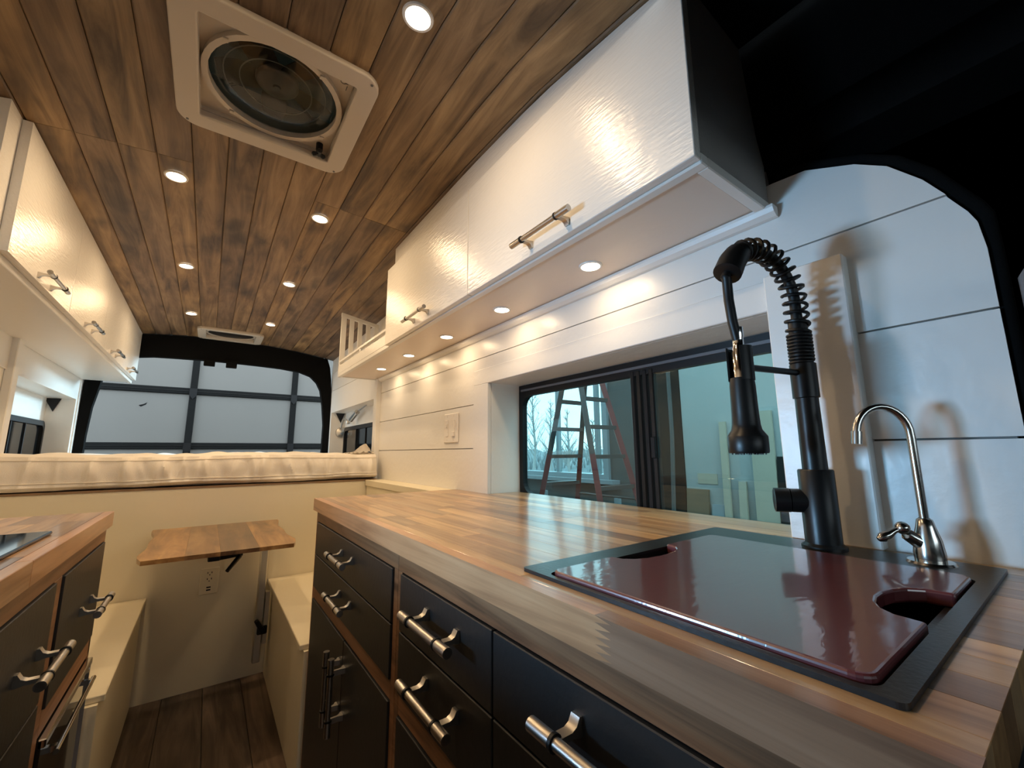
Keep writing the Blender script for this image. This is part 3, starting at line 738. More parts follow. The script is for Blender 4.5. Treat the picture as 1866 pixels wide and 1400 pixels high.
# coved moulding under the cabinet against the wall
prof = [(XR-0.001, UZ-0.018), (XR-0.010, UZ-0.017), (XR-0.020, UZ-0.010), (XR-0.024, UZ-0.002), (XR-0.024, UZ+0.004), (XR-0.001, UZ+0.004)]
part('moulding', prism(BM(), prof, 'y', 0.305, 2.655), white, uc)

# ------------------------------------------------------------------ lamps
def lamp_mesh(r):
    a = lathe(BM(), [(r*0.78, -0.0005), (r*0.80, -0.003), (r*0.95, -0.003), (r, 0.0), (r, 0.001), (r*0.78, 0.001)], seg=28, close=True)
    a = finish(a, 'trim_ring'); a.materials.append(plate_white)
    b = lathe(BM(), [(0.0001, -0.0012), (r*0.785, -0.0012)], seg=28); b = finish(b, 'lens'); b.materials.append(lens)
    return a, b
LA, LBm = lamp_mesh(0.034)
LC, LDm = lamp_mesh(0.031)
def lamp(loc, tilt, label, group, power, meshes, size, spread=PI):
    t = thing('recessed_light', label, 'light', loc, group); t.rotation_euler = tilt
    for nm, me in zip(('trim_ring', 'lens'), meshes):
        o = bpy.data.objects.new(nm, me); COL.objects.link(o); o.parent = t
    l = bpy.data.lights.new('lamp_light', 'AREA'); l.shape = 'DISK'; l.size = size; l.energy = power; l.color = LAMP; l.spread = spread
    o = bpy.data.objects.new('lamp_light', l); COL.objects.link(o); o.parent = t; o.location = (0, 0, -0.006)
    return t
def ctilt(x, y):
    return (math.atan2(zprof(y+0.02)-zprof(y-0.02), 0.04), math.atan(0.22*(x-XC)), 0)
GL = 'lit downlights in the plank ceiling'
words = {(0.285, 0.733): 'largest, at the top of the frame right of the roof fan', (0.285, 1.722): 'right row, first beyond the roof fan', (0.285, 2.525): 'right row, second beyond the roof fan', (0.285, 3.385): 'right row, nearest the rear vent',
         (-0.173, 1.718): 'left row, just beyond the roof fan', (-0.173, 2.552): 'left row, middle one', (-0.173, 3.40): 'left row, nearest the rear vent'}
for (x, y), wd in words.items():
    lamp((x, y, zceil(x, y)-0.0035), ctilt(x, y), 'lit round ceiling downlight, '+wd, GL, P_CEIL, (LA, LBm), 0.05)
for x, y in ((-0.173, 0.733),):
    lamp((x, y, zceil(x, y)-0.0035), ctilt(x, y), 'lit round ceiling downlight, left row, above the camera before the roof fan', GL, P_CEIL, (LA, LBm), 0.05)
GU = 'lit downlights under the wall cabinet'
ow = ['nearest the cab arch', 'second from the cab arch', 'third from the cab arch', 'fourth from the cab arch', 'farthest, under the slatted shelf']
for k in range(5):
    lamp((0.766, 0.707+0.409*k, UZ+0.0056), (0, 0, 0), 'lit puck light under the wall cabinet, '+ow[k], GU, P_CAB, (LC, LDm), 0.045)

# ------------------------------------------------------------------ roof fan
def roof_fan(cx, cy, sx, sy, label, knob=True):
    z = min(zceil(cx-sx/2, cy), zceil(cx+sx/2, cy), zceil(cx, cy-sy/2))-0.002
    t = thing('roof_fan', label, 'roof fan', (cx, cy, z-0.02))
    x0, x1, y0, y1 = cx-sx/2, cx+sx/2, cy-sy/2, cy+sy/2
    bx_, by_ = 0.052, 0.052*sy/sx
    fl = part('flange', ringprism(BM(), rrect(x0, x1, y0, y1, 0.05*sy/sx, 8), rrect(x0+bx_, x1-bx_, y0+by_, y1-by_, 0.006, 8), 'z', z-0.012, z+0.010), offwhite, t)
    md = fl.modifiers.new('bevel', 'BEVEL'); md.width = 0.004; md.segments = 3; md.limit_method = 'ANGLE'; md.angle_limit = 0.9
    part('well', ringprism(BM(), rrect(x0+bx_-0.004, x1-bx_+0.004, y0+by_-0.003, y1-by_+0.003, 0.006, 8), rrect(x0+bx_, x1-bx_, y0+by_, y1-by_, 0.004, 8), 'z', z+0.010, z+0.13), offwhite, t)
    for k in range(4):
        px, py = (x0+0.024 if k % 2 else x1-0.024), (y0+0.02 if k < 2 else y1-0.02)
        part('screw', cyl(BM(), (px, py, z-0.0135), (px, py, z-0.011), 0.0035, seg=10), greyplastic, t)
    r = 0.152; e = sy/sx
    seg = 40
    def ell(rad): return [(cx+rad*math.cos(2*PI*k/seg), cy+rad*e*math.sin(2*PI*k/seg)) for k in range(seg)]
    sq = []
    for k in range(seg):
        a = 2*PI*k/seg; c, s = math.cos(a), math.sin(a); q = max(abs(c), abs(s)); sq.append((cx+(sx/2-bx_)*c/q, cy+(sy/2-by_)*s/q))
    part('screen_plate', ringprism(BM(), sq, ell(r), 'z', z+0.022, z+0.026), offwhite, t)
    part('screen_ring', ringprism(BM(), ell(r+0.012), ell(r-0.002), 'z', z+0.008, z+0.024), offwhite, t)
    bm = BM()
    part('cover_disc', lathe(BM(), [(0.0001, -0.010), (r*0.5, -0.007), (r*0.85, 0.002), (r*0.985, 0.012)], (cx, cy, z+0.012), 36) if knob else prism(BM(), ell(r-0.003), 'z', z+0.010, z+0.012), smoke if knob else blackplastic, t)
    hub = part('fan_hub', lathe(BM(), [(0.0001, -0.004), (0.008, -0.004), (0.010, 0.0), (0.045, 0.004), (0.052, 0.012), (0.052, 0.03), (0.0001, 0.03)], (cx, cy, z+0.034), 28), greyplastic, t)
    for k in range(5):
        a0 = 2*PI*k/5+0.3; bm = BM(); prev = None
        for j in range(7):
            f = j/6; rad = 0.048+(r-0.056)*f; wd_ = 0.030+0.036*math.sin(PI*(0.25+0.6*f))
            da = wd_/rad*0.5
            p = [(cx+rad*math.cos(a0-da), cy+e*rad*math.sin(a0-da), z+0.046), (cx+rad*math.cos(a0+da), cy+e*rad*math.sin(a0+da), z+0.062)]
            v = [bm.verts.new(q) for q in p]+[bm.verts.new((p[1][0], p[1][1], p[1][2]+0.003)), bm.verts.new((p[0][0], p[0][1], p[0][2]+0.003))]
            if prev:
                for i in range(4): bm.faces.new((prev[i], prev[(i+1) % 4], v[(i+1) % 4], v[i]))
            else: bm.faces.new(v)
            prev = v
        bm.faces.new(prev); part('blade', bm, darkb, t)
    for k in range(4):
        a = PI/4+PI/2*k
        part('strut', tube(BM(), [(cx+0.05*math.cos(a), cy+e*0.05*math.sin(a), z+0.07), (cx+r*math.cos(a), cy+e*r*math.sin(a), z+0.07)], 0.004, 8), blackplastic, t)
    for rad in (0.085, 0.12):
        part('guard_ring', ringprism(BM(), ell(rad+0.0012), ell(rad-0.0012), 'z', z+0.030, z+0.032), greyplastic, t)
    part('lid', prism(BM(), rrect(x0+0.02, x1-0.02, y0+0.02*e, y1-0.02*e, 0.03), 'z', z+0.13, z+0.134), lidmat, t)
    if knob:
        kx, ky = x1-bx_-0.03, y1-by_-0.028
        kb = part('crank_knob', lathe(BM(), [(0.0001, -0.018), (0.007, -0.018), (0.008, -0.004), (0.010, 0.0), (0.010, 0.03)], (kx, ky, z+0.0), 14), blackplastic, t)
        bm = BM()
        for j in range(3):
            a = 2*PI*j/3+0.5; tube(bm, [(kx, ky, z-0.012), (kx+0.017*math.cos(a), ky+0.017*math.sin(a), z-0.012), (kx+0.021*math.cos(a), ky+0.021*math.sin(a), z-0.012)], [0.006, 0.0075, 0.004], 10)
        part('knob_lobe', bm, blackplastic, kb)
        # badge plate with its round mark
        ax, ay = x1-bx_-0.045, y0+by_+0.045
        bd = part('badge', prism(BM(), [(ax-0.012, ay-0.042), (ax+0.042, ay-0.042), (ax+0.042, ay+0.012), (ax+0.034, ay+0.022), (ax+0.024, ay+0.012)], 'z', z+0.0185, z+0.0218), offwhite, t)
        q = [(ax+0.018, ay-0.016)]
        seg2 = 20
        part('badge_mark', ringprism(BM(), [(q[0][0]+0.0085*math.cos(2*PI*k/seg2), q[0][1]+0.0085*math.sin(2*PI*k/seg2)) for k in range(seg2)], [(q[0][0]+0.0065*math.cos(2*PI*k/seg2), q[0][1]+0.0065*math.sin(2*PI*k/seg2)) for k in range(seg2)], 'z', z+0.0178, z+0.0186), greyplastic, bd)
        bm = BM(); box(bm, ax+0.021, ax+0.030, ay-0.013, ay-0.011, z+0.0178, z+0.0186); box(bm, ax+0.028, ax+0.030, ay-0.006, ay+0.010, z+0.0178, z+0.0186); box(bm, ax-0.004, ax+0.006, ay-0.036, ay-0.034, z+0.0178, z+0.0186)
        part('badge_line', bm, greyplastic, bd)
        for a in (0.6, 2.2, 3.9, 5.3): part('clip', bx(cx+(r+0.008)*math.cos(a)-0.006, cx+(r+0.008)*math.cos(a)+0.006, cy+(r+0.008)*math.sin(a)-0.006, cy+(r+0.008)*math.sin(a)+0.006, z+0.004, z+0.012, bev=0.001), offwhite, t)
    return t
roof_fan(0.063, 1.163, 0.436, 0.446, 'large white square roof fan with round smoked cover and black knob')
roof_fan(0.066, 3.875, 0.425, 0.33, 'small far roof vent in white frame just before the rear doors', knob=False)

# ------------------------------------------------------------------ left wall cabinet
LXF, LZ = -0.475, 1.595
lc = thing('wall_cabinet', 'white wall cabinet with four doors along the upper left side', 'cabinet', (-0.62, 2.83, LZ))
part('bottom_panel', bx(XL+0.002, LXF-0.022, 1.62, YB-0.04, LZ-0.010, LZ+0.012), white, lc)
part('front_lip', bx(LXF-0.042, LXF-0.021, 1.60, YB-0.04, LZ-0.016, LZ+0.02, bev=0.002), white, lc)
part('end_panel', prism(BM(), [(XL+0.002, LZ-0.010), (LXF-0.042, LZ-0.010), (LXF-0.042, zceil(LXF-0.05, 1.6)-0.004), (XL+0.002, zceil(XL, 1.6)-0.004)], 'y', 1.585, 1.603), door_white, lc)
part('end_stile', prism(BM(), [(LXF-0.042, LZ+0.02), (LXF-0.021, LZ+0.02), (LXF-0.021, zceil(LXF, 1.6)-0.004), (LXF-0.042, zceil(LXF-0.04, 1.6)-0.004)], 'y', 1.525, YB-0.04), door_white, lc)
yd = [1.603, 2.207, 2.812, 3.418, YB-0.045]
for k in range(4):
    y0, y1 = yd[k]+0.001, yd[k+1]-0.001
    d = part('door', prism(BM(), [(y0, LZ+0.006), (y1, LZ+0.006), (y1, zceil(LXF, y1)-0.006), (y0, zceil(LXF, y0)-0.006)], 'x', LXF-0.020, LXF), door_white, lc)
    handle(d, (LXF, (1.90, 2.507, 3.10, 3.66)[k], LZ+0.028), *LU, me=HM2)

# ------------------------------------------------------------------ left base cabinet + worktop
KX = -0.206
t = thing('base_cabinet', 'charcoal base cabinet with drawers and oven on the left of the aisle', 'cabinet', (-0.48, 0.86, 0))
part('body', bx(XL+0.004, KX-0.02, 0.075, 1.602, 0.08, 0.875), charcoal, t)
part('toe_kick', bx(XL+0.004, KX-0.06, 0.075, 1.60, 0.0, 0.08), charcoal, t)
rail(t, 0.075, 1.607, 0.841, 0.876, KX, 1); rail(t, 1.196, 1.607, 0.560, 0.606, KX, 1); rail(t, 0.075, 1.145, 0.08, 0.11, KX, 1)
rail(t, 1.590, 1.607, 0.08, 0.841, KX, 1, 'stile'); rail(t, 1.145, 1.196, 0.08, 0.841, KX, 1, 'stile'); rail(t, 0.062, 0.08, 0.08, 0.841, KX, 1, 'stile')
d = front(t, 'drawer_front', 1.196, 1.590, 0.606, 0.841, None, KX, 1); handle(d, (KX+0.004, 1.435, 0.718), *LB)
d = front(t, 'drawer_front', 0.63, 1.145, 0.64, 0.841, None, KX, 1); handle(d, (KX+0.004, 1.028, 0.738), *LB)
d = front(t, 'drawer_front', 0.08, 0.63, 0.64, 0.841, None, KX, 1); handle(d, (KX+0.004, 0.36, 0.738), *LB)
for y0, y1 in ((0.63, 1.145), (0.08, 0.63)): front(t, 'door', y0, y1, 0.11, 0.64, None, KX, 1)
ov = thing('built_in_oven', 'small dark glass oven with silver trim built into the left base cabinet', 'oven', (KX, 1.393, 0.11))
part('door_glass', bx(KX-0.016, KX+0.006, 1.200, 1.586, 0.115, 0.553), dark_glass, ov)
part('top_trim', bx(KX+0.0, KX+0.012, 1.200, 1.588, 0.540, 0.556, bev=0.002), chrome, ov)
part('handle_bar', tube(BM(), [(KX+0.022, 1.23, 0.515), (KX+0.022, 1.56, 0.515)], 0.005, 10), chrome, ov)
for yy in (1.25, 1.54): part('handle_post', bx(KX+0.006, KX+0.020, yy-0.006, yy+0.006, 0.510, 0.520), chrome, ov)
part('logo_plate', bx(KX+0.006, KX+0.0072, 1.255, 1.30, 0.44, 0.452), chrome, ov)
part('logo_plate', bx(KX+0.006, KX+0.0072, 1.29, 1.34, 0.385, 0.40), chrome, ov)
part('side_trim', bx(KX+0.0, KX+0.010, 1.579, 1.588, 0.115, 0.540), chrome, ov)
wl_ = thing('worktop', 'butcher block worktop with black cooktop at the left edge', 'worktop', (-0.47, 0.84, 0.876))
staves(wl_, XL+0.003, -0.217, CY0, CY1, 12, None, seed=9)
part('edge_strip', bx(-0.2168, -0.197, CY0, 0.95, 0.876, ZC, bev=0.001), edge_w, wl_, tint=(1.0, 0.95, 0.85))
part('edge_strip', bx(-0.2168, -0.197, 0.9505, CY1, 0.876, ZC, bev=0.001), edge_w, wl_, tint=(1.1, 1.0, 0.86))
ck = thing('cooktop', 'flat black glass cooktop on the left worktop', 'cooktop', (-0.47, 0.95, ZC))
part('glass_top', bx(-0.70, -0.236, 0.66, 1.232, ZC+0.0003, ZC+0.007, bev=0.002), ceramic, ck)
for px, py, pr in ((-0.36, 1.07, 0.08), (-0.58, 1.07, 0.065), (-0.36, 0.82, 0.065), (-0.58, 0.82, 0.08)):
    part('burner_mark', ringprism(BM(), [(px+pr*math.cos(2*PI*k/28), py+pr*math.sin(2*PI*k/28)) for k in range(28)], [(px+(pr-0.003)*math.cos(2*PI*k/28), py+(pr-0.003)*math.sin(2*PI*k/28)) for k in range(28)], 'z', ZC+0.0068, ZC+0.0073), greyplastic, ck)

# ------------------------------------------------------------------ bed, benches, table
YP = 2.57
bp = thing('bed_platform', 'cream painted bed platform with plywood deck across the rear', 'bed base', (XC, 3.3, 0))
part('front_panel', bx(XL+0.002, 0.792, YP, YP+0.018, 0.0, 0.9065), cream, bp)
part('deck', bx(XL+0.002, XR-0.03, YP-0.004, YB-0.04, 0.907, 0.9165), ply, bp)
part('side_cleat', bx(0.792, XR-0.004, YP, YP+0.03, 0.0, 0.9065), cream, bp)
# mattress
mt = thing('mattress', 'thick cream cotton mattress with piped edges on the bed platform', 'mattress', (XC, 3.3, 0.917))
bm = BM()
R = random.Random(5)
mx0, mx1, my0, my1, mz0, mz1 = XL+0.015, XR-0.036, YP-0.012, YB-0.06, 0.918, 1.073
wr = [(R.uniform(mx0, mx1), R.uniform(0.008, 0.022), R.uniform(0.3, 1.0), R.uniform(-1.2, 0.6)) for _ in range(70)]
def wrinkle(x, f):
    s = 0.0
    for c, w, a, sl in wr: s += a*math.exp(-((x-c-sl*0.05*(f-0.5))/w)**2)*math.sin(PI*min(1, max(0, f)))**0.6
    return 0.0125*s+0.003*math.sin(x*47+f*5)+0.0015*math.sin(x*83-f*6)
def puff(x, y): return 0.006*math.sin(x*9.3+1.0)*math.sin(y*7.1+0.4)+0.004*math.sin(x*23+y*5)+0.003*math.sin(x*41.0)
nx = 260
prof = [('b', 1.0), ('b', 0.12)]+[('f', k/9) for k in range(10)]+[('t', q) for q in (0.02, 0.06, 0.12, 0.25, 0.45, 0.7, 1.0)]
rows = []
for i in range(nx+1):
    x = mx0+(mx1-mx0)*i/nx; row = []
    edge = min(1.0, min(i, nx-i)/6)
    sag = 0.010*math.sin(x*5.0+0.6)
    for kd, q in prof:
        if kd == 'b': row.append((x, my0+0.02+(my1-my0)*q if q > 0.5 else my0+0.06, mz0+(0.0 if q > 0.5 else 0.001)))
        elif kd == 'f':
            z = mz0+0.004+0.028*(1-abs(2*q-1))*0+(mz1-mz0-0.016)*q
            roll = 0.016*(1-(2*q-1)**2)+(0.014*math.sin(PI*q/0.24) if q < 0.24 else 0.0)
            lump = 0.010*max(0, 1-q*4)*math.sin(x*13.0)
            y = my0+0.016-roll-wrinkle(x, q)+(0.02*(1-edge))+lump
            row.append((x, y, z+0.006*math.sin(x*6.0)*q*0.6+(0.008*max(0, math.sin(x*8.0+2))*(1-q)**3)))
        else:
            z = mz1-0.010+puff(x, q*1.4)*min(1, q*8)+0.010*min(1, q*6)+0.006*math.sin(x*6.0)*0.6
            row.append((x, my0+0.020+(my1-my0-0.02)*q, z))
    rows.append([bm.verts.new(p) for p in row])
for a, b in zip(rows, rows[1:]):
    for k in range(len(prof)-1):
        f = bm.faces.new((a[k], a[k+1], b[k+1], b[k])); f.smooth = True
    f = bm.faces.new((a[-1], a[0], b[0], b[-1]))
bm.faces.new(rows[0][::-1]); bm.faces.new(rows[-1])
top_seam = [tuple(r_[10].co) for r_ in rows]; low_seam = [tuple(Vector(r_[4].co)+Vector((0, -0.003, 0))) for r_ in rows]
part('body', bm, fabric, mt)
part('piping', tube(BM(), [(p[0], p[1]-0.001, p[2]) for p in top_seam[::2]], 0.0028, 6), piping, mt)
part('piping', tube(BM(), low_seam[::2], 0.0028, 6), piping, mt)
# crumpled corner of the mattress cover
bm = BM()
cpts = []
nn = 9
grid = [[bm.verts.new((0.72+0.115*i/nn, YP+0.05+0.25*j/nn, 1.070+0.050*max(0, math.sin(PI*(i/nn)**1.6))*math.exp(-((j-3)/2.2)**2)+0.035*math.exp(-((i-8)/2.0)**2-((j-5)/2.0)**2)+0.006*math.sin(i*2.1+j*1.7))) for j in range(nn+1)] for i in range(nn+1)]
for i in range(nn):
    for j in range(nn): bm.faces.new((grid[i][j], grid[i+1][j], grid[i+1][j+1], grid[i][j+1])).smooth = True
bmesh.ops.solidify(bm, geom=bm.faces[:], thickness=0.004)
part('bunched_corner', bm, fabric, mt)
# benches
for nm, x0, x1, lab, lidx in (('r', 0.305, 0.792, 'cream box bench right of the table, next to the dark cabinet', 0), ('l', XL+0.004, -0.165, 'cream box bench left of the table, by the oven', 1)):
    t = thing('box_bench', lab, 'bench', ((x0+x1)/2, 2.1, 0), 'benches either side of the table')
    ed = 0.012
    part('box', bx(x0+(ed if nm == 'r' else 0), x1-(ed if nm == 'l' else 0), 1.626, YP-0.003, 0.0, 0.420), cream, t)
    part('lid', bx(x0, x1, 1.640, YP-0.002, 0.4205, 0.438, bev=0.002), cream, t)
# ledge between worktop and bed along the wall
struct('trim_9', bx(0.772, XR-0.002, 1.626, YP-0.006, 0.880, 0.913, bev=0.002), cream, 'cream ledge along the wall between worktop and bed')
struct('trim_10', bx(0.780, XR-0.002, 1.626, YP-0.008, 0.438, 0.8785), cream, 'cream boxing under the ledge beside the worktop')
# outlet on bed panel
ot = thing('power_outlet', 'white outlet with two sockets and usb slots on the cream panel under the table', 'outlet', (0.059, YP, 0.47))
part('plate', bx(0.022, 0.096, YP-0.006, YP-0.0002, 0.412, 0.530, bev=0.002), cream, ot)
for zz in (0.505, 0.477):
    bm = BM(); box(bm, 0.049, 0.052, YP-0.0066, YP-0.0055, zz, zz+0.008); box(bm, 0.065, 0.068, YP-0.0066, YP-0.0055, zz, zz+0.008); cyl(bm, (0.0585, YP-0.0066, zz-0.006), (0.0585, YP-0.0055, zz-0.006), 0.0025, seg=8)
    part('socket', bm, blackplastic, ot)
for zz in (0.440, 0.428): part('usb_slot', bx(0.050, 0.067, YP-0.0066, YP-0.0055, zz, zz+0.006), blackplastic, ot)
# table
tb = thing('swivel_table', 'small walnut table on a swivel arm between the benches', 'table', (0.08, 2.17, 0.02))
TZ0, TZ1 = 0.722, 0.736
ty0, ty1 = 1.815, 2.515
def wavy(x, s):
    n = 14; out = []
    for k in range(n+1):
        f = k/n; y = ty0+(ty1-ty0)*f
        out.append((x+s*(0.006*math.sin(f*7.5+0.5)+0.005*math.sin(f*15)-0.010*max(0, 0.12-f)*8+0.010*f), y))
    return out
xsb = [-0.150, -0.032, 0.066, 0.182, 0.300]
tint = [(1.35, 1.22, 0.95), (0.85, 0.78, 0.68), (0.55, 0.50, 0.50), (1.15, 1.05, 0.88)]
for k in range(4):
    l_ = wavy(xsb[0], -1) if k == 0 else [(xsb[k]+0.0002, ty0), (xsb[k]+0.0002, ty1)]
    r_ = wavy(xsb[4], 1) if k == 3 else [(xsb[k+1]-0.0002, ty0), (xsb[k+1]-0.0002, ty1)]
    part('top_plank', prism(BM(), l_[::-1]+r_, 'z', TZ0, TZ1), table_w, tb, tint=tint[k])
part('bracket', bx(0.035, 0.075, 2.05, 2.12, 0.660, 0.7215, bev=0.003), blackplastic, tb)
part('swivel_arm', tube(BM(), [(0.055, 2.08, 0.695), (0.16, 2.22, 0.695), (0.268, 2.44, 0.692)], 0.012, 12), blackplastic, tb)
part('arm_lever', tube(BM(), [(0.060, 2.06, 0.668), (0.150, 2.08, 0.672), (0.140, 2.07, 0.665), (0.100, 2.03, 0.622)], [0.009, 0.009, 0.009, 0.007], 10), blackplastic, tb)
part('post', bx(0.252, 0.285, 2.44, 2.472, 0.10, 0.70, bev=0.004), alu, tb)
part('mount_rail', bx(0.287, 0.304, 2.435, 2.475, 0.18, 0.41), alu, tb)
part('clamp', bx(0.262, 0.303, 2.425, 2.474, 0.225, 0.262, bev=0.004), blackplastic, tb)
part('clamp_lever', tube(BM(), [(0.282, 2.42, 0.245), (0.252, 2.40, 0.300)], [0.012, 0.009], 10), blackplastic, tb)

# ------------------------------------------------------------------ switch plate
sw = thing('switch_plate', 'white double switch plate with slider and rocker on the shiplap', 'switch', (XR-0.006, 1.67, 1.11))
pb = part('plate', bx(XR-0.007, XR-0.0002, 1.602, 1.735, 1.112, 1.242, bev=0.003), plate_white, sw)
part('slider_frame', bx(XR-0.0095, XR-0.007, 1.690, 1.715, 1.140, 1.214, bev=0.001), plate_white, sw)
part('slider_knob', bx(XR-0.0125, XR-0.0095, 1.696, 1.709, 1.180, 1.196, bev=0.001), plate_white, sw)
part('rocker', prism(BM(), [(XR-0.007, 1.145), (XR-0.0085, 1.145), (XR-0.014, 1.212), (XR-0.007, 1.212)], 'y', 1.628, 1.653), plate_white, sw)
part('rocker_lever', bx(XR-0.015, XR-0.007, 1.630, 1.652, 1.140, 1.160, bev=0.001), plate_white, sw)
for yy in (1.64, 1.70):
    for zz in (1.125, 1.230): part('screw', cyl(BM(), (XR-0.0078, yy, zz), (XR-0.0066, yy, zz), 0.0028, seg=10), offwhite, sw)

# ------------------------------------------------------------------ reading lamp and hooks in the niches
rl = thing('reading_lamp', 'small silver reading lamp on a gooseneck in the right bed niche', 'lamp', (0.93, 3.93, 1.25))
part('base', lathe(BM(), [(0.0001, -0.035), (0.02, -0.033), (0.045, -0.018), (0.05, 0.0), (0.0001, 0.0)], (0.965, 3.998, 1.255), 24, axis=(0, 1, 0)), alu, rl)
part('gooseneck', tube(BM(), [(0.955, 3.97, 1.30), (0.958, 3.93, 1.36), (0.955, 3.86, 1.375), (0.95, 3.80, 1.36), (0.945, 3.72, 1.335)], 0.009, 10), alu, rl)
part('knuckle', lathe(BM(), [(0.0001, -0.018), (0.016, -0.012), (0.018, 0.0), (0.016, 0.012), (0.0001, 0.018)], (0.945, 3.70, 1.330), 14), alu, rl)
part('head', tube(BM(), [(0.943, 3.60, 1.345), (0.940, 3.42, 1.395)], 0.020, 18), chrome, rl)
part('neck_rod', tube(BM(), [(0.940, 3.42, 1.395), (0.935, 3.17, 1.425)], 0.006, 10), chrome, rl)
part('switch_button', cyl(BM(), (0.958, 3.965, 1.245), (0.958, 3.958, 1.245), 0.006, seg=10), chrome, rl)
for X, y, s, lab in ((0.955, 3.985, 1, 'black corner bracket at the top of the right bed niche'), (-0.85, 3.955, -1, 'black corner bracket at the top of the left bed niche')):
    zt_ = 1.428 if s > 0 else 1.437
    single('corner_bracket', prism(BM(), [(X-0.045, zt_), (X+0.03, zt_), (X, zt_-0.085)], 'y', y, y+0.012), blackplastic, lab, 'bracket', loc=(X, y, zt_-0.085))

# ------------------------------------------------------------------ workshop outside
SF = -0.55
struct('floor_workshop', bx(-9, 12, -8, 16, SF-0.05, SF), concrete, 'concrete workshop floor')
struct('wall_workshop_left_blocker', bx(-2.3, -2.2, -5, 4.0, SF, 3.4), shopgrey, 'unseen dark wall added left of the van to block the sky')  # unseen wall, added to keep most sky light off the left window
# garage door behind the rear doors
GYD = 6.0
gd = thing('garage_door', 'grey sectional garage door with dark frame bars behind the open rear doors', 'garage door', (0.3, GYD, SF))
gx = [-2.28, -1.24, -0.20, 0.84, 1.88]
gz = [SF, -0.082, 0.543, 1.165, 1.787, 2.41, 3.03]
for i in range(4):
    for j in range(6):
        part('panel', bx(gx[i]+0.03, gx[i+1]-0.03, GYD+0.02, GYD+0.04, gz[j]+0.03, gz[j+1]-0.03), gpanel, gd)
for j, z in enumerate(gz):
    part('cross_bar', bx(gx[0], gx[-1], GYD+0.0, GYD+0.045, z-0.038, z+0.034, bev=0.006), gbar, gd)
    part('bar_seam', bx(gx[0], gx[-1], GYD-0.004, GYD+0.0, z-0.004, z+0.002), mattblack, gd)
for i, x in enumerate(gx):
    part('upright', bx(x-0.033, x+0.033, GYD-0.012, GYD+0.045, gz[0], gz[-1], bev=0.004), gbar, gd)
    for z in gz[2:6]:
        bm = prism(BM(), [(x-0.035, z+0.03), (x+0.035, z+0.03), (x+0.035, z-0.05), (x, z-0.095), (x-0.035, z-0.05)], 'y', GYD-0.022, GYD-0.013)
        part('hinge_plate', bm, blackplastic, gd)
part('smudge', prism(BM(), [(-0.66, 1.60), (-0.62, 1.615), (-0.59, 1.635), (-0.60, 1.61), (-0.64, 1.585)], 'y', GYD+0.018, GYD+0.0202), gbar, gd)
# workshop wall seen through the galley window
XS = 3.0
SW0, SW1, SWZ0, SWZ1 = 2.62, 4.55, 0.80, 2.7
bm = BM()
for y0, y1, z0, z1 in ((-5, 0.74, SF, 3.4), (0.74, 1.10, SF, 1.57), (0.74, 1.10, 1.93, 3.4), (1.10, SW0, SF, 3.4), (SW0, SW1, SF, SWZ0), (SW0, SW1, SWZ1, 3.0), (SW1, 4.7, SF, 3.4)):
    box(bm, XS, XS+0.12, y0, y1, z0, z1)
ws = struct('wall_workshop', bm, shopgrey, 'dark grey workshop wall outside the galley window')
for y0, y1 in ((0.02, 0.74), (1.10, 1.868)): part('white_sheet', bx(XS-0.012, XS, y0+0.002, y1-0.002, SF, 3.2), shopwhite, ws)
part('white_sheet', bx(XS-0.012, XS, 0.742, 1.098, SF, 1.57), shopwhite, ws); part('white_sheet', bx(XS-0.012, XS, 0.742, 1.098, 1.93, 3.2), shopwhite, ws)
part('white_sheet', bx(XS-0.012, XS, -3.0, 0.018, SF, 3.2), shopwhite, ws)
part('door_leaf', bx(XS-0.012, XS, 1.875, 2.22, SF, 2.6, bev=0.004), darkb, ws)
part('conduit', tube(BM(), [(XS-0.06, 1.93, 3.0), (XS-0.06, 1.93, 1.2), (XS-0.10, 1.99, SF)], 0.016, 8), shopgrey, ws)
wwin = struct('window_5', ringprism(BM(), rrect(SW0, SW1, SWZ0, SWZ1, 0.002), rrect(SW0+0.06, SW1-0.06, SWZ0+0.06, SWZ1-0.06, 0.002), 'x', XS-0.03, XS+0.10), greyb, 'tall workshop window with sky and trees beyond')
for yy in (2.80, 3.36, 3.95): part('mullion', bx(XS+0.02, XS+0.06, yy-0.02, yy+0.02, SWZ0+0.05, SWZ1-0.05), greyb, wwin)
part('mullion', bx(XS+0.02, XS+0.06, 2.70, 2.725, SWZ0+0.05, SWZ1-0.05), alu, wwin)
part('sill', bx(XS-0.10, XS+0.02, SW0-0.1, SW1+0.1, SWZ0-0.02, SWZ0+0.015), greyb, wwin)
part('pane', bx(XS+0.035, XS+0.039, SW0+0.05, SW1-0.05, SWZ0+0.05, SWZ1-0.05), clear_glass, wwin)
ww2 = struct('window_6', ringprism(BM(), rrect(0.74, 1.10, 1.57, 1.93, 0.002), rrect(0.76, 1.08, 1.59, 1.91, 0.002), 'x', XS-0.02, XS+0.10), greyb, 'small bright workshop window behind the spring faucet')
part('mullion', bx(XS+0.02, XS+0.05, 0.74, 1.10, 1.72, 1.735), greyb, ww2)
part('pane', bx(XS+0.035, XS+0.039, 0.75, 1.09, 1.58, 1.92), clear_glass, ww2)
# work bench rails under the window
wb = thing('steel_rack', 'low steel rack below the workshop window behind the ladder', 'rack', (2.75, 3.0, SF))
for zz in (0.40, 0.62): part('rail', tube(BM(), [(2.70, 2.2, zz), (2.70, 4.3, zz+0.03)], 0.012, 8), alu, wb)
for yy in (2.3, 3.2, 4.2): part('upright', bx(2.68, 2.72, yy-0.02, yy+0.02, SF, 0.70), greyb, wb)
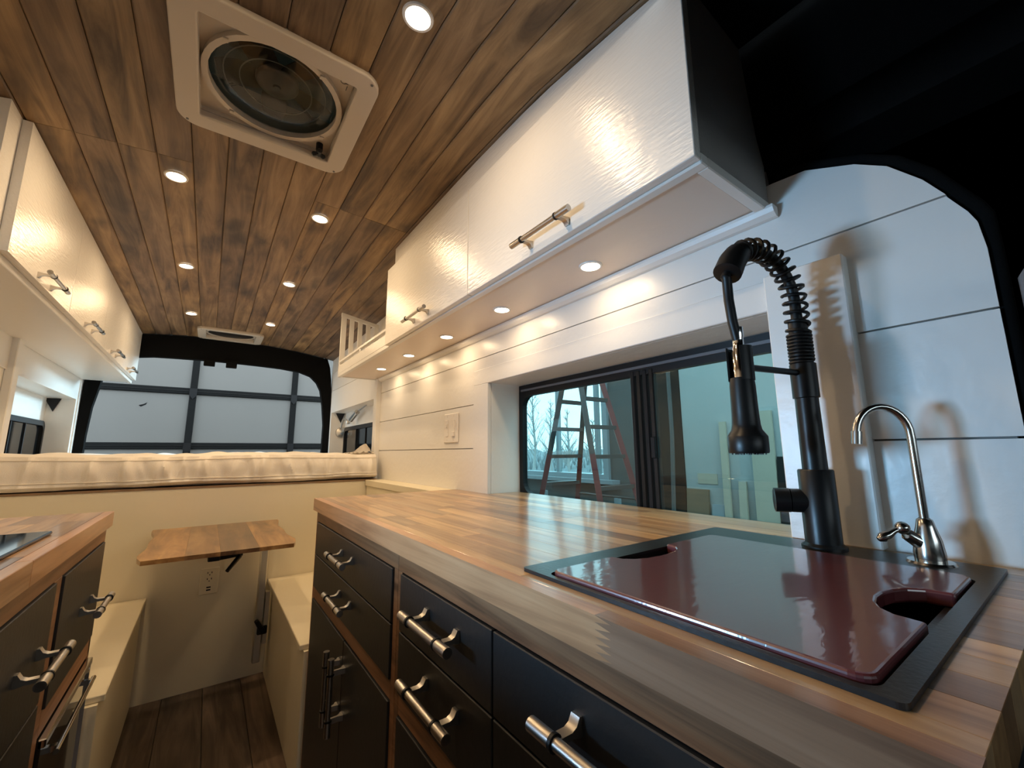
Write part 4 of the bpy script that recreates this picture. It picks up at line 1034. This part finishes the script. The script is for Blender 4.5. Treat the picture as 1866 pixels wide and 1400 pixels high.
# ladder
ld = thing('step_ladder', 'red and grey folding step ladder standing outside the galley window', 'ladder', (2.2, 2.17, SF))
ZT = 1.80
def lp(sx, sy, z):
    h = ZT-z
    xo = 0.092+0.0885*h
    yo = 0.03+(0.226*h if sy > 0 else 0.262*h)
    return Vector((2.2+sx*xo, 2.16+sy*yo, z))
for sy in (1, -1):
    for sx in (-1, 1):
        part('rail', tube(BM(), [lp(sx, sy, ZT-0.02), lp(sx, sy, 1.05)], 0.026, 4), ladderred if sx > 0 and sy < 0 else ladderalu, ld)
        part('rail', tube(BM(), [lp(sx, sy, 1.05), lp(sx, sy, SF+0.02)], 0.026, 4), ladderred, ld)
    for k in range(10):
        z = 1.435-0.20*k
        if z > SF+0.1: 
            a, b = lp(-1, sy, z), lp(1, sy, z)
            part('step', bx(a.x+0.005, b.x-0.005, a.y-0.02*(1 if sy > 0 else 0.7), a.y+0.02, z-0.012, z+0.014), ladderalu, ld)
part('top_cap', bx(2.05, 2.35, 2.10, 2.22, ZT-0.04, ZT), ladderred, ld)
for sx in (-1, 1): part('spreader', tube(BM(), [lp(sx, 1, 0.75), lp(sx, -1, 0.75)], 0.008, 6), ladderalu, ld)
# boards leaning on the white sheets
def lean(name, y, w, ztop, mat, lab, dx_=0.25, th=0.02, skew=0.0, z0=SF, cat='board'):
    bm = BM(); xt, xb_ = XS-0.014-th, XS-0.014-th-dx_
    q = [(xb_, y-w/2, z0), (xb_, y+w/2, z0), (xt, y+w/2+skew, ztop), (xt, y-w/2+skew, ztop)]
    a = [bm.verts.new(p) for p in q]; b = [bm.verts.new((p[0]+th, p[1], p[2])) for p in q]
    bm.faces.new(a); bm.faces.new(b[::-1])
    for i in range(4): bm.faces.new((a[i], b[i], b[(i+1) % 4], a[(i+1) % 4]))
    return single(name, bm, mat, lab, cat, 'offcuts leaning on the workshop wall', loc=(xb_, y, z0))
lean('timber_stick', 1.545, 0.045, 1.275, beige, 'tall thin pale timber stick leaning on the white workshop wall', 0.05)
lean('plywood_sheet', 1.285, 0.14, 1.33, beige, 'wide tall beige board leaning on the wall behind the spray head', 0.06)
lean('dark_plank', 1.172, 0.07, 1.03, darkb, 'short dark plank leaning beside the wide beige board', 0.12)
lean('brown_panel', 1.77, 0.17, 0.79, brownb, 'low brown board leaning next to the dark door', 0.12)
lean('grey_panel', 1.62, 0.09, 0.69, greyb, 'low blue-grey board leaning left of the thin stick', 0.14)
lean('short_batten', 1.44, 0.05, 0.86, beige, 'short pale batten right of the thin timber stick', 0.10)
lean('particle_board', 0.85, 0.13, 0.96, brownb, 'square brown board behind the faucet column', 0.1)
lean('thin_rod', 1.06, 0.014, 1.34, darkb, 'thin dark rod leaning near the faucet column', 0.05, 0.012)
single('plaster_patch', bx(XS-0.016, XS-0.0122, 1.62, 1.77, 0.83, 0.905), beige, 'small beige patch on the white workshop wall', 'patch', loc=(XS-0.014, 1.69, 0.83))
lean('foam_scrap', 1.875, 0.02, 0.56, shopwhite, 'pale scrap piece standing by the dark workshop door', 0.16)

# ------------------------------------------------------------------ outdoors beyond the workshop window
struct('ground_outdoors', bx(12, 60, -20, 60, SF-0.4, SF-0.3), soil, 'pale open ground outside')
R = random.Random(11)
def tree(x, y, h, lab):
    t = thing('bare_tree', lab, 'tree', (x, y, SF-0.3), 'bare trees beyond the workshop window')
    base = Vector((x, y, SF-0.3)); trunk = [base]
    for k in range(1, 6): trunk.append(base+Vector((R.uniform(-0.1, 0.1), R.uniform(-0.1, 0.1), h*k/5)))
    part('trunk', tube(BM(), trunk, [0.09, 0.075, 0.06, 0.045, 0.03, 0.012], 6), bark, t)
    bm = BM()
    for k in range(34):
        f = R.uniform(0.25, 0.95); i = min(4, int(f*5)); p = trunk[i].lerp(trunk[i+1], f*5-i)
        a = R.uniform(0, 2*PI); l = h*0.28*(1.15-f)
        d = Vector((math.cos(a), math.sin(a), R.uniform(0.9, 1.8))).normalized()
        q = p+d*l; tube(bm, [p, p.lerp(q, 0.5)+Vector((0, 0, 0.04)), q], [0.022, 0.014, 0.006], 4)
        for j in range(3):
            s = p.lerp(q, R.uniform(0.3, 0.9)); e = s+Vector((R.uniform(-1, 1), R.uniform(-1, 1), R.uniform(0.5, 1.5))).normalized()*l*0.5
            tube(bm, [s, e], [0.010, 0.004], 3)
    part('branches', bm, bark, t)
for x, f, h, lab in ((13.0, 1.245, 5.4, 'leftmost bare tree beyond the workshop window, beside the black window frame'), (16.0, 1.15, 5.0, 'second bare tree from the left beyond the workshop window'),
                     (13.5, 1.05, 3.9, 'bare tree seen between the two front rails of the ladder'), (16.0, 0.95, 3.6, 'bare tree seen just right of where the ladder rails cross')):
    tree(x, x*f, h, lab)
bm = BM()
for k in range(420):
    x = R.uniform(21, 30); y = x*R.uniform(0.8, 1.5); z = SF-0.3+R.uniform(0, 0.12*x*0.5)
    for j in range(3):
        a = R.uniform(0, 2*PI); l = R.uniform(0.4, 1.1)
        tube(bm, [(x, y, z), (x+0.3*l*math.cos(a), y+0.3*l*math.sin(a), z+l)], [0.05, 0.01], 3, False)
part('scrub', bm, brush)
sb_ = bpy.data.objects['scrub']; sb_['kind'] = 'stuff'; sb_['label'] = 'pale winter scrub on the slope outside'; sb_['category'] = 'scrub'
bm = BM(); prev = None
for k in range(13):
    x = 20+0.4*math.sin(k); y = 8+3.0*k; h = 1.4+0.5*math.sin(k*1.7)
    v = [bm.verts.new(p) for p in ((x, y, SF-0.35), (x+5, y, SF-0.3+h), (x+16, y, SF-0.3+h*1.2), (x+16, y, SF-0.35))]
    if prev:
        for j in range(4): bm.faces.new((prev[j], v[j], v[(j+1) % 4], prev[(j+1) % 4]))
    else: bm.faces.new(v)
    prev = v
bm.faces.new(prev)
struct('ground_slope', bm, brush, 'scrubby bank outside')
